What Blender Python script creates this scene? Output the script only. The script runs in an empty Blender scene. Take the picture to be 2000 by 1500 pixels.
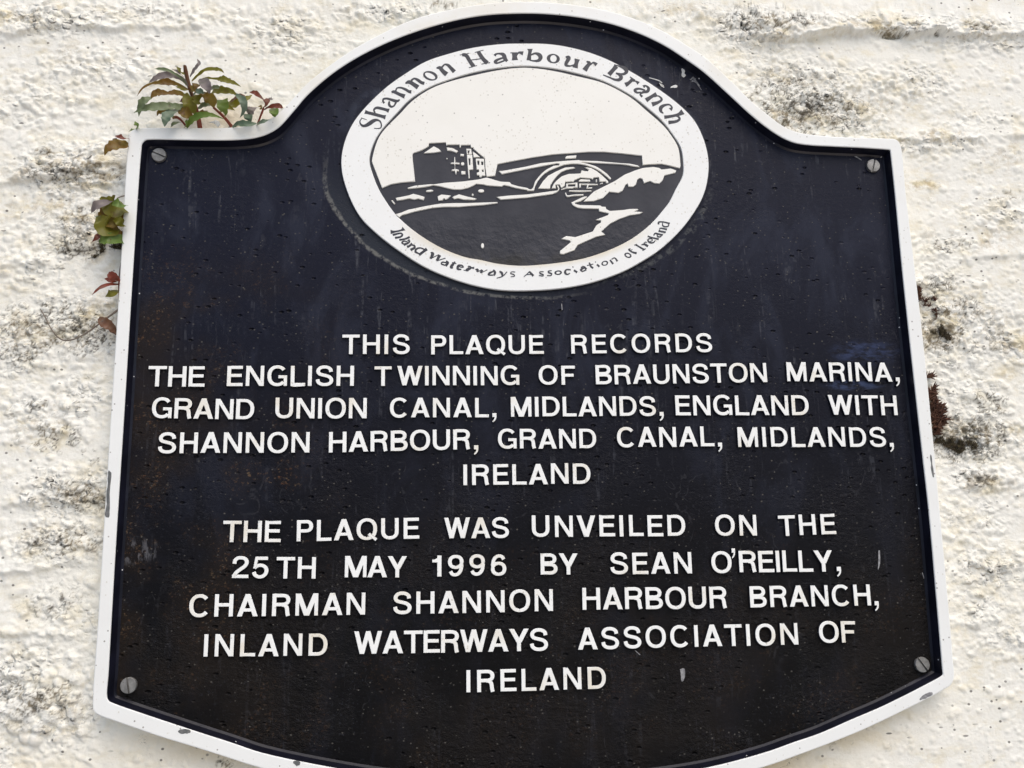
import bpy, math, random
import numpy as np
from mathutils import Matrix, Vector
from mathutils.geometry import delaunay_2d_cdt

random.seed(7)
RNG = np.random.default_rng(11)
scene = bpy.context.scene
COL = scene.collection

# ------------------------------------------------------------------ camera
# Measured from the photograph: the four corners of the plaque's rectangular part
# (a true rectangle 0.56 m wide) give the focal length and the camera position.
ZB = 1.60            # height of the plaque's lower edge above the ground
H_RIM, H_FIELD, H_LET, H_EMB0, H_EMB1 = 0.0140, 0.0050, 0.0073, 0.0068, 0.0079
F_PX = 1764.86
def _homog(src, dst):
    A = []
    for (x, y), (u, v) in zip(src, dst):
        A.append([x, y, 1, 0, 0, 0, -u*x, -u*y, -u]); A.append([0, 0, 0, x, y, 1, -v*x, -v*y, -v])
    return np.linalg.svd(np.array(A))[2][-1].reshape(3, 3)
_pts = np.array([(275, 271), (1739, 292), (1842, 1319), (208, 1366)], float) - np.array([1000, 750])
_W, _H = 0.56, 0.3871745
_M = np.diag([1/F_PX, 1/F_PX, 1]) @ _homog([(-_W/2, _H), (_W/2, _H), (_W/2, 0), (-_W/2, 0)], _pts)
_M = _M / np.linalg.norm(_M[:, 0])
if _M[2, 2] < 0: _M = -_M
_r1 = _M[:, 0]; _r2 = _M[:, 1] - _r1 * (_r1 @ _M[:, 1]); _r2 /= np.linalg.norm(_r2)
ROT = np.stack([_r1, _r2, np.cross(_r1, _r2)], 1)       # columns: plane X, plane Z, normal
CAMP = -ROT.T @ _M[:, 2]                                # (X, Z, distance from the rim's front plane)
CAMP[2] += H_RIM                                        # distance from the wall plane

def P(px, py, h):
    """plaque-plane coordinates (X, Z) in metres of what the photograph shows at pixel px, py, at height h off the wall"""
    d = ROT.T @ np.array([(px - 1000) / F_PX, (py - 750) / F_PX, 1.0])
    s = (h - CAMP[2]) / d[2]
    return (CAMP[0] + s*d[0], CAMP[1] + s*d[1])

def _w(v): return Vector((v[0], -v[2], v[1]))
cam_data = bpy.data.cameras.new("camera"); cam = bpy.data.objects.new("camera", cam_data); COL.objects.link(cam)
rt, up, fw = _w(ROT.T @ np.array([1, 0, 0])), _w(ROT.T @ np.array([0, -1, 0])), _w(ROT.T @ np.array([0, 0, 1]))
m = Matrix.Identity(4)
for i in range(3):
    m[i][0], m[i][1], m[i][2] = rt[i], up[i], -fw[i]
m.translation = Vector((CAMP[0], -CAMP[2], CAMP[1] + ZB))
cam.matrix_world = m
cam_data.sensor_width = 36.0; cam_data.lens = F_PX / 2000 * 36.0
cam_data.clip_start = 0.01; cam_data.clip_end = 100.0
scene.camera = cam

# ------------------------------------------------------------------ sky, sun, exposure
SUN_EL, SUN_AZ = math.radians(56), math.radians(158)    # azimuth measured from +Y (into the wall), clockwise
world = bpy.data.worlds.new("World"); scene.world = world; world.use_nodes = True
nt = world.node_tree; nt.nodes.clear()
sky = nt.nodes.new("ShaderNodeTexSky"); sky.sky_type = 'NISHITA'; sky.sun_disc = False
sky.sun_elevation = SUN_EL; sky.sun_rotation = SUN_AZ
sky.air_density = 1.0; sky.dust_density = 4.0; sky.ozone_density = 1.0
bg = nt.nodes.new("ShaderNodeBackground"); bg.inputs[1].default_value = 0.14
wo = nt.nodes.new("ShaderNodeOutputWorld")
# the sky texture is black below the horizon: let the ground there return a third of the sky's light
_tc = nt.nodes.new("ShaderNodeTexCoord"); _sp = nt.nodes.new("ShaderNodeSeparateXYZ"); _ab = nt.nodes.new("ShaderNodeMath"); _ab.operation = 'ABSOLUTE'; _cb = nt.nodes.new("ShaderNodeCombineXYZ")
nt.links.new(_tc.outputs['Generated'], _sp.inputs[0]); nt.links.new(_sp.outputs[2], _ab.inputs[0])
nt.links.new(_sp.outputs[0], _cb.inputs[0]); nt.links.new(_sp.outputs[1], _cb.inputs[1]); nt.links.new(_ab.outputs[0], _cb.inputs[2]); nt.links.new(_cb.outputs[0], sky.inputs[0])
_mr = nt.nodes.new("ShaderNodeMapRange"); nt.links.new(_sp.outputs[2], _mr.inputs[0])
for _i, _v in ((1, -.06), (2, .02), (3, .36), (4, 1.0)): _mr.inputs[_i].default_value = _v
_mx = nt.nodes.new("ShaderNodeMix"); _mx.data_type = 'RGBA'; _mx.blend_type = 'MULTIPLY'; _mx.inputs[0].default_value = 1.0
nt.links.new(sky.outputs[0], _mx.inputs[6]); nt.links.new(_mr.outputs[0], _mx.inputs[7]); nt.links.new(_mx.outputs[2], bg.inputs[0]); nt.links.new(bg.outputs[0], wo.inputs[0])
sd = bpy.data.lights.new("sun", 'SUN'); sun = bpy.data.objects.new("sun", sd); COL.objects.link(sun)
sd.energy = 0.75; sd.angle = math.radians(60); sd.color = (1.0, 0.98, 0.93)
_sv = Vector((math.sin(SUN_AZ)*math.cos(SUN_EL), math.cos(SUN_AZ)*math.cos(SUN_EL), math.sin(SUN_EL)))
sun.rotation_euler = _sv.to_track_quat('Z', 'Y').to_euler()
sun.location = (0.5, -2, 4)
vs = scene.view_settings
vs.view_transform = 'Standard'; vs.look = 'None'; vs.gamma = 1.0; vs.use_curve_mapping = False
vs.exposure = 0.42

# ------------------------------------------------------------------ helpers
def tag(o, label=None, cat=None, group=None, kind=None):
    if label: o['label'] = label
    if cat: o['category'] = cat
    if group: o['group'] = group
    if kind: o['kind'] = kind
    return o
def empty(name, loc):
    o = bpy.data.objects.new(name, None); o.location = loc; o.empty_display_size = 0.02
    COL.objects.link(o); return o
def link_mesh(name, verts, faces, mats, parent=None, fmat=None, smooth=None):
    me = bpy.data.meshes.new(name); me.from_pydata(verts, [], faces); me.update()
    for mt in (mats if isinstance(mats, (list, tuple)) else [mats]): me.materials.append(mt)
    if fmat: me.polygons.foreach_set('material_index', fmat)
    if smooth is not None:
        me.polygons.foreach_set('use_smooth', [True]*len(me.polygons))
        if smooth < 180: me.set_sharp_from_angle(angle=math.radians(smooth))
    o = bpy.data.objects.new(name, me); COL.objects.link(o)
    if parent: o.parent = parent
    return o

def crom(pts, n=5, closed=True):
    """centripetal Catmull-Rom through the points"""
    p = [np.array(q, float) for q in pts]; N = len(p); out = []
    for i in range(N if closed else N-1):
        if closed: a, b, c, d = p[i-1], p[i], p[(i+1) % N], p[(i+2) % N]
        else:
            b, c = p[i], p[i+1]; a = p[i-1] if i else 2*b-c; d = p[i+2] if i+2 < N else 2*c-b
        t0 = 0; t1 = t0 + max(np.linalg.norm(b[:2]-a[:2]), 1e-9)**.5; t2 = t1 + max(np.linalg.norm(c[:2]-b[:2]), 1e-9)**.5; t3 = t2 + max(np.linalg.norm(d[:2]-c[:2]), 1e-9)**.5
        for k in range(n):
            t = t1 + (t2-t1)*k/n
            A1 = (t1-t)/(t1-t0)*a + (t-t0)/(t1-t0)*b; A2 = (t2-t)/(t2-t1)*b + (t-t1)/(t2-t1)*c; A3 = (t3-t)/(t3-t2)*c + (t-t2)/(t3-t2)*d
            B1 = (t2-t)/(t2-t0)*A1 + (t-t0)/(t2-t0)*A2; B2 = (t3-t)/(t3-t1)*A2 + (t-t1)/(t3-t1)*A3
            out.append(tuple((t2-t)/(t2-t1)*B1 + (t-t1)/(t2-t1)*B2))
    if not closed: out.append(tuple(p[-1]))
    return out

def area2(p): return sum(p[i-1][0]*p[i][1] - p[i][0]*p[i-1][1] for i in range(len(p)))
def layers(polys):
    """polys: [(points, value)], later ones painted over earlier; returns verts, triangles whose value is 1 (2D boolean)"""
    V, E, Fc, val = [], [], [], []
    for pts, v in polys:
        if area2(pts) < 0: pts = pts[::-1]
        b = len(V); V += [Vector((q[0]*1000, q[1]*1000)) for q in pts]
        Fc.append(list(range(b, b+len(pts)))); val.append(v)
    vo, _, fo, _, _, fid = delaunay_2d_cdt(V, [], Fc, 1, 1e-4)
    tris = []
    for f, ids in zip(fo, fid):
        if ids and val[max(ids)] == 1:
            a = sum(vo[f[i-1]][0]*vo[f[i]][1] - vo[f[i]][0]*vo[f[i-1]][1] for i in range(len(f)))
            tris.append(list(f) if a > 0 else list(f)[::-1])
    return [(q[0]/1000, q[1]/1000) for q in vo], tris

def raised(name, polys, h0, h1, mats, parent, bevel=0.0003, draft=0.0, side_mat=0, smooth=None, raw=False):
    """flat relief: the union of the polygons as a plate from height h0 to h1 with a rounded upper edge"""
    v2, tris = layers(polys)
    ed = {}
    for t in tris:
        for i in range(len(t)):
            e = (t[i], t[(i+1) % len(t)]); ed[e] = 1
    bnd = [e for e in ed if (e[1], e[0]) not in ed]
    nrm = {}
    for a, b in bnd:
        d = np.array(v2[b]) - np.array(v2[a]); L = np.linalg.norm(d)
        if L < 1e-12: continue
        n = np.array([d[1], -d[0]]) / L                  # outward for a CCW boundary
        for q in (a, b): nrm.setdefault(q, []).append(n)
    off = {}
    for q, ns in nrm.items():
        s = sum(ns); L = np.linalg.norm(s)
        if L < 1e-6: off[q] = np.zeros(2); continue
        s = s / L; c = max(0.5, float(s @ ns[0])); off[q] = s / c
    V, idx = [], {}
    def vid(q, k):
        key = (q, k)
        if key not in idx:
            x, z = v2[q]; o = off.get(q, np.zeros(2))
            if k == 0: r = (x - o[0]*bevel, -h1, z - o[1]*bevel)
            elif k == 1: r = (x - o[0]*bevel*.3, -(h1 - bevel*.3), z - o[1]*bevel*.3)
            elif k == 2: r = (x, -(h1 - bevel), z)
            else: r = (x + o[0]*draft, -h0, z + o[1]*draft)
            idx[key] = len(V); V.append(r)
        return idx[key]
    Fs, fm = [], []
    for t in tris: Fs.append([vid(q, 0) for q in t]); fm.append(0)
    for a, b in bnd:
        for k in range(3):
            Fs.append([vid(a, k), vid(a, k+1), vid(b, k+1), vid(b, k)]); fm.append(side_mat if k == 2 else 0)
    if raw: return V, Fs
    return link_mesh(name, V, Fs, mats, parent, fm, smooth)

def brush(pts, cap=True):
    """variable-width pen stroke -> polygon.  pts: (x, y, width)"""
    if len(pts) > 2: pts = crom(pts, 4, closed=False)
    p = [np.array(q[:2], float) for q in pts]; w = [max(q[2], 0.01) for q in pts]
    L, R = [], []
    for i in range(len(p)):
        a = p[max(i-1, 0)]; b = p[min(i+1, len(p)-1)]; t = b - a; t = t / max(np.linalg.norm(t), 1e-9); n = np.array([-t[1], t[0]])
        L.append(tuple(p[i] + n*w[i]/2)); R.append(tuple(p[i] - n*w[i]/2))
    return L + R[::-1]
def strokes(pts):
    """the same pen stroke as a chain of quads (safe where the stroke crosses itself)"""
    b = brush(pts); n = len(b)//2; return [[b[i], b[i+1], b[2*n-2-i], b[2*n-1-i]] for i in range(n-1)]
def ell(cx, cy, rx, ry, rot=0, n=28):
    c, s = math.cos(math.radians(rot)), math.sin(math.radians(rot)); o = []
    for k in range(n):
        a = 2*math.pi*k/n; x, y = rx*math.cos(a), ry*math.sin(a); o.append((cx + x*c - y*s, cy + x*s + y*c))
    return o

# ------------------------------------------------------------------ shader node helper
class NT:
    def __init__(self, name):
        self.mat = bpy.data.materials.new(name); self.mat.use_nodes = True
        self.t = self.mat.node_tree; self.t.nodes.clear()
        self.out = self.t.nodes.new("ShaderNodeOutputMaterial"); self.b = self.t.nodes.new("ShaderNodeBsdfPrincipled")
        self.t.links.new(self.b.outputs[0], self.out.inputs[0])
        self.tc = self.t.nodes.new("ShaderNodeTexCoord").outputs['Object']
    def set(self, sock, v):
        if hasattr(v, 'is_linked') or hasattr(v, 'links'): self.t.links.new(v, sock)
        elif isinstance(v, tuple) and len(v) == 3 and sock.type == 'RGBA': sock.default_value = (*v, 1)
        else: sock.default_value = v
    def n(self, typ, ins=None, out=0, **props):
        nd = self.t.nodes.new(typ)
        for k, v in props.items(): setattr(nd, k, v)
        for k, v in (ins or {}).items(): self.set(nd.inputs[k], v)
        return nd.outputs[out]
    def map(self, scale=(1, 1, 1), loc=(0, 0, 0), rot=(0, 0, 0)):
        return self.n("ShaderNodeMapping", {0: self.tc, 1: loc, 2: rot, 3: scale})
    def noise(self, scale, detail=4, rough=.55, vec=None, dist=0.0):
        return self.n("ShaderNodeTexNoise", {'Vector': vec or self.tc, 'Scale': scale, 'Detail': detail, 'Roughness': rough, 'Distortion': dist})
    def vor(self, scale, vec=None, out='Distance', rnd=1.0, feature='F1'):
        nd = self.t.nodes.new("ShaderNodeTexVoronoi"); nd.feature = feature
        self.set(nd.inputs['Vector'], vec or self.tc); nd.inputs['Scale'].default_value = scale; nd.inputs['Randomness'].default_value = rnd
        return nd.outputs[out]
    def ramp(self, f, lo, hi, a=0.0, b=1.0):
        return self.n("ShaderNodeMapRange", {0: f, 1: lo, 2: hi, 3: a, 4: b}, interpolation_type='SMOOTHSTEP')
    def m(self, op, a, b=0.0, c=0.0):
        nd = self.t.nodes.new("ShaderNodeMath"); nd.operation = op
        self.set(nd.inputs[0], a); self.set(nd.inputs[1], b); self.set(nd.inputs[2], c); return nd.outputs[0]
    def mul(self, *a):
        r = a[0]
        for b in a[1:]: r = self.m('MULTIPLY', r, b)
        return r
    def mix(self, f, a, b):
        nd = self.t.nodes.new("ShaderNodeMix"); nd.data_type = 'RGBA'
        self.set(nd.inputs[0], f); self.set(nd.inputs[6], a); self.set(nd.inputs[7], b); return nd.outputs[2]
    def xyz(self):
        nd = self.t.nodes.new("ShaderNodeSeparateXYZ"); self.t.links.new(self.tc, nd.inputs[0]); return nd.outputs
    def attr(self, name, out='Fac'):
        nd = self.t.nodes.new("ShaderNodeAttribute"); nd.attribute_name = name; return nd.outputs[out]
    def blob(self, x0, z0, rx, rz, soft=1.0):
        """1 inside an ellipse in the plaque plane falling to 0 outside"""
        x, _, z = self.xyz()
        a = self.m('POWER', self.m('DIVIDE', self.m('SUBTRACT', x, x0), rx), 2); b = self.m('POWER', self.m('DIVIDE', self.m('SUBTRACT', z, z0), rz), 2)
        return self.ramp(self.m('ADD', a, b), 1.0 + soft, max(0, 1.0 - soft), 0, 1)
    def bump(self, h, strength, dist, prev=None):
        ins = {'Strength': strength, 'Distance': dist, 'Height': h}
        if prev: ins['Normal'] = prev
        return self.n("ShaderNodeBump", ins)
    def fin(self, col, rough, normal=None, spec=.5, **kw):
        self.set(self.b.inputs['Base Color'], col); self.set(self.b.inputs['Roughness'], rough); self.set(self.b.inputs['Specular IOR Level'], spec)
        if normal: self.set(self.b.inputs['Normal'], normal)
        for k, v in kw.items(): self.set(self.b.inputs[k.replace('_', ' ')], v)
        return self.mat
# ------------------------------------------------------------------ materials
def mat_white(name='white_gloss_paint', stain=None, dirt=0.5, base=(.79, .80, .775)):
    N = NT(name)
    n1 = N.noise(35, 5); n2 = N.noise(260, 3)
    c = N.mix(N.ramp(n1, .35, .75, 0, .35), base, (base[0]*.92, base[1]*.91, base[2]*.89))
    sp = N.m('MULTIPLY', N.ramp(N.vor(150), .11, .06), N.ramp(N.vor(150, out='Color'), .68, .70))
    c = N.mix(N.mul(sp, dirt), c, (.30, .29, .26))
    v2 = N.map((1, 1, .8)); fs = N.mul(N.ramp(N.vor(420, v2), .30, .16), N.ramp(N.vor(420, v2, out='Color'), .58, .60), N.ramp(N.noise(40, 3), .42, .6))
    c = N.mix(N.mul(fs, .55), c, (.52, .49, .40))
    ch = N.mul(N.ramp(N.noise(120, 4, .6, N.map((1, 1, .35))), .70, .74), N.ramp(N.noise(18, 2), .5, .62))
    c = N.mix(N.mul(ch, dirt), c, (.25, .245, .23))
    if stain: c = N.mix(stain(N), c, (.60, .49, .28))
    nm = N.bump(N.noise(140, 4), .12, .0006); nm = N.bump(N.noise(700, 2), .06, .0003, nm)
    return N.fin(c, N.ramp(n2, .3, .7, .38, .52), nm, .42)

EX, EZ = P(1025.5, 326, H_EMB1)
def _estain(N):      # yellow water stain along the lower inner edge of the oval ring
    x, _, z = N.xyz()
    q = N.m('ADD', N.m('POWER', N.m('DIVIDE', N.m('SUBTRACT', x, P(1028, 325, H_EMB1)[0]), .1135), 2), N.m('POWER', N.m('DIVIDE', N.m('SUBTRACT', z, P(1028, 325, H_EMB1)[1]), .0735), 2))
    low = N.ramp(z, P(1000, 420, H_EMB1)[1], P(1000, 500, H_EMB1)[1])
    q = N.m('ADD', q, N.m('MULTIPLY', N.m('SUBTRACT', N.noise(60, 3), .5), .12))
    return N.mul(N.ramp(q, 1.24, 1.02), N.ramp(q, .84, .94), low, .6)
def _lstain(N):      # faint yellowing of the raised letters
    return N.mul(N.ramp(N.noise(38, 3), .52, .75), .38)
def _rstain(N):
    _, _, z = N.xyz()
    return N.mul(N.ramp(N.noise(16, 4), .45, .8), N.ramp(z, .30, .40), .35)

M_RIM = mat_white('white_rim_paint', _rstain, 1.0, (.775, .785, .755))
M_RING = mat_white('white_emblem_paint', _estain, .7)
M_SCENE = mat_white('cream_emblem_paint', None, .8, (.795, .785, .725))
M_LET = mat_white('white_letter_paint', _lstain, .5, (.82, .83, .80))

def mat_field():
    N = NT('black_cast_metal_paint')
    x, _, z = N.xyz()
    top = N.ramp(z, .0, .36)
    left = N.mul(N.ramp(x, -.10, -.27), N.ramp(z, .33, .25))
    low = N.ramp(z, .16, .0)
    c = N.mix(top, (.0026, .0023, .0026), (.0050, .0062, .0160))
    film = N.noise(26, 6, .66, N.map((1, 1, .45)), .6)
    dustf = N.mul(N.ramp(film, .47, .66), N.ramp(z, .03, .33, .22, 1.0))
    c = N.mix(N.mul(dustf, .60), c, (.020, .024, .041))
    st = N.noise(170, 3, .6, N.map((1, 1, .07)), 1.5)                       # thin run marks
    c = N.mix(N.mul(N.ramp(st, .57, .66), N.ramp(N.noise(14, 2), .42, .58), N.ramp(N.noise(190, 3), .4, .6), N.ramp(z, .05, .30, .22, .62)), c, (.060, .063, .075))
    curl = N.noise(34, 2, .5, N.map((1, 1, .6)), .8)                                    # snail-trail-like lines
    line = N.ramp(N.m('ABSOLUTE', N.m('SUBTRACT', curl, .52)), .010, .003)
    c = N.mix(N.mul(line, N.ramp(N.noise(20, 2), .52, .60), N.ramp(N.noise(300, 3), .4, .6), .12), c, (.12, .12, .13))
    # brown grime and rust flecks
    br = N.mul(N.ramp(N.noise(13, 4), .40, .60), N.m('MAXIMUM', left, N.mul(low, .45)))
    c = N.mix(N.mul(br, .62), c, (.015, .0100, .0062))
    rf = N.mul(N.ramp(N.noise(520, 4, .75, N.map((.75, 1, 1))), .56, .65), N.ramp(N.noise(26, 3), .47, .60), N.m('MAXIMUM', N.m('MAXIMUM', N.mul(left, .8), N.mul(low, .25)), N.blob(*P(530, 945, H_FIELD), .022, .020, .9)))
    c = N.mix(N.mul(rf, .85), c, N.mix(N.ramp(N.noise(200, 2), .4, .6), (.085, .040, .019), (.12, .080, .045)))
    gr = N.mul(N.ramp(N.noise(420, 3, .8), .58, .66), N.ramp(N.noise(30, 3), .36, .60, .25, 1))  # pale grain: specular sparkle of the cast skin painted into the colour
    c = N.mix(N.mul(gr, .34), c, (.040, .042, .052))
    # pale flecks of paint and lime
    for sc, th, rad, col in ((85, .72, .080, (.55, .55, .52)), (150, .70, .12, (.34, .33, .28)), (260, .64, .22, (.085, .08, .07))):
        vv = N.map((1, 1, 1.3))
        v = N.mul(N.ramp(N.vor(sc, vv), N.ramp(N.noise(sc*.8, 1), .3, .7, rad*.45, rad*1.25), rad*.3), N.ramp(N.vor(sc, vv, out='Color'), th, th+.01), N.ramp(N.noise(sc*.12, 3), .32, .54, .1, .95))
        c = N.mix(v, c, col)
    # scraped blue patch, grey repainted border round the oval, scuffs
    bx, bz = P(1690, 688, H_FIELD)
    bp = N.mul(N.blob(bx, bz, .024, .0085, .9), N.ramp(N.noise(190, 4, .65, N.map((.35, 1, 1))), .40, .62))
    c = N.mix(N.mul(bp, .62), c, (.036, .052, .115))
    bx, bz = P(1665, 752, H_FIELD)
    bp = N.mul(N.blob(bx, bz, .020, .0035, .9), N.ramp(N.noise(190, 4, .65, N.map((.35, 1, 1))), .42, .62))
    c = N.mix(N.mul(bp, .75), c, (.045, .064, .13))
    ex, ez = P(1025.5, 326, H_FIELD)
    q = N.m('ADD', N.m('POWER', N.m('DIVIDE', N.m('SUBTRACT', x, ex), .1385), 2), N.m('POWER', N.m('DIVIDE', N.m('SUBTRACT', z, ez), .0945), 2))
    q = N.m('SQRT', q)
    ll = N.ramp(N.m('ADD', N.m('MULTIPLY', x, .55), z), P(880, 520, H_FIELD)[0]*.55 + P(880, 520, H_FIELD)[1] + .045, P(760, 480, H_FIELD)[0]*.55 + P(760, 480, H_FIELD)[1] - .002)
    wob = N.m('MULTIPLY', N.m('SUBTRACT', N.noise(55, 4), .5), .05)
    q2 = N.m('ADD', q, wob)
    band = N.mul(N.ramp(q2, 1.085, 1.070), ll)
    c = N.mix(N.mul(band, .9), c, (.021, .025, .034))
    edge = N.mul(N.ramp(N.m('ABSOLUTE', N.m('SUBTRACT', q2, 1.080)), .018, .005), ll, N.ramp(N.noise(210, 4, .7), .40, .58))
    c = N.mix(N.mul(edge, .8), c, (.15, .15, .14))
    ul = N.mul(N.ramp(q2, 1.085, 1.02), N.ramp(z, ez+.005, ez+.05), N.ramp(N.noise(45, 4), .42, .62), .5)
    c = N.mix(ul, c, (.045, .054, .078))
    rr = N.mul(N.ramp(N.m('ABSOLUTE', N.m('SUBTRACT', q2, 1.035)), .03, .008), N.ramp(x, ex+.02, ex+.09), N.ramp(z, ez, ez-.04), N.ramp(N.noise(230, 4, .7), .45, .62), .6)
    c = N.mix(rr, c, (.09, .095, .095))
    sx, sz = P(262, 1078, H_FIELD)
    sc = N.mul(N.blob(sx, sz, .016, .008, .9), N.ramp(N.noise(330, 3, .6, N.map((1, 1, .35), rot=(0, math.radians(-35), 0))), .52, .66))
    c = N.mix(N.mul(sc, .6), c, (.12, .12, .13))
    # relief: grainy sand-cast skin, pits, coarser lumps low down
    rgh = N.ramp(z, .22, .0, .22, 1.0)
    zone = N.ramp(N.noise(15, 3), .42, .60, .15, 1.0)
    nm = N.bump(N.noise(330, 5, .7, N.map((.75, 1, 1.1))), N.mul(rgh, zone), .0022)
    vp = N.map((.60, 1, 1.1))
    pit = N.mul(N.ramp(N.vor(185, vp), .27, .09), N.ramp(N.vor(185, vp, out='Color'), .42, .44), N.ramp(N.noise(14, 3), .36, .52))
    nm = N.bump(N.m('SUBTRACT', 1, pit), .95, .0020, nm)
    nm = N.bump(N.noise(1100, 3), .25, .0003, nm)
    c = N.mix(N.mul(pit, .8), c, (.0015, .0015, .002))
    rough = N.m('ADD', N.ramp(film, .3, .75, .34, .50), N.mul(br, .14))
    return N.fin(c, rough, nm, .13)
M_FIELD = mat_field()

def mat_navy():
    N = NT('navy_gloss_edge_paint')
    c = N.mix(N.ramp(N.noise(60, 4), .4, .7), (.0050, .0054, .0105), (.0095, .010, .019))
    sp = N.mul(N.ramp(N.vor(190), .12, .06), N.ramp(N.vor(190, out='Color'), .74, .75))
    c = N.mix(sp, c, (.55, .55, .55))
    return N.fin(c, .34, N.bump(N.noise(240, 3), .25, .0006), .30)
M_NAVY = mat_navy()
def mat_embase():
    N = NT('black_emblem_ground_paint')
    _, _, z = N.xyz()
    c = N.mix(N.ramp(N.noise(40, 4), .35, .7), (.020, .021, .029), (.034, .035, .044))
    bot = N.mul(N.ramp(z, P(1000, 480, .006)[1], P(1000, 515, .006)[1]), N.ramp(N.noise(90, 3), .3, .6), .6)
    c = N.mix(bot, c, (.020, .017, .009))
    sp = N.mul(N.ramp(N.vor(200), .10, .05), N.ramp(N.vor(200, out='Color'), .74, .75))
    c = N.mix(sp, c, (.6, .6, .58))
    nm = N.bump(N.noise(150, 4, .6), N.ramp(z, P(1000, 400, .006)[1], P(1000, 470, .006)[1], .10, .55), .0016)
    return N.fin(c, .40, nm, .30)
M_EMB = mat_embase()
def mat_inlay():
    N = NT('black_lettering_paint')
    c = N.mix(N.ramp(N.noise(150, 4), .35, .7), (.022, .023, .032), (.038, .040, .050))
    return N.fin(c, .45, N.bump(N.noise(300, 3), .2, .0003), .4)
M_INK = mat_inlay()
def mat_screw():
    N = NT('dull_steel')
    c = N.mix(N.ramp(N.noise(190, 4), .35, .7), (.19, .185, .175), (.30, .295, .28))
    c = N.mix(N.ramp(N.noise(520, 4), .60, .72), c, (.07, .055, .04))
    return N.fin(c, .48, N.bump(N.noise(320, 4), .35, .0005), .5, Metallic=.55)
M_STEEL = mat_screw()
def mat_plain(name, a, b, sc=120, rough=.6, bump=.2, **kw):
    N = NT(name)
    c = N.mix(N.ramp(N.noise(sc, 4), .35, .68), a, b)
    return N.fin(c, rough, N.bump(N.noise(sc*2, 3), bump, .0006), .35, **kw)
M_CHIP = mat_plain('bare_grey_metal', (.10, .105, .105), (.17, .17, .165), 300, .6)
M_SPLASH = mat_plain('white_paint_splash', (.72, .72, .69), (.55, .55, .52), 300, .5)
M_SCUFF = mat_plain('pale_scuff', (.16, .16, .165), (.30, .30, .30), 500, .7)

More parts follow.
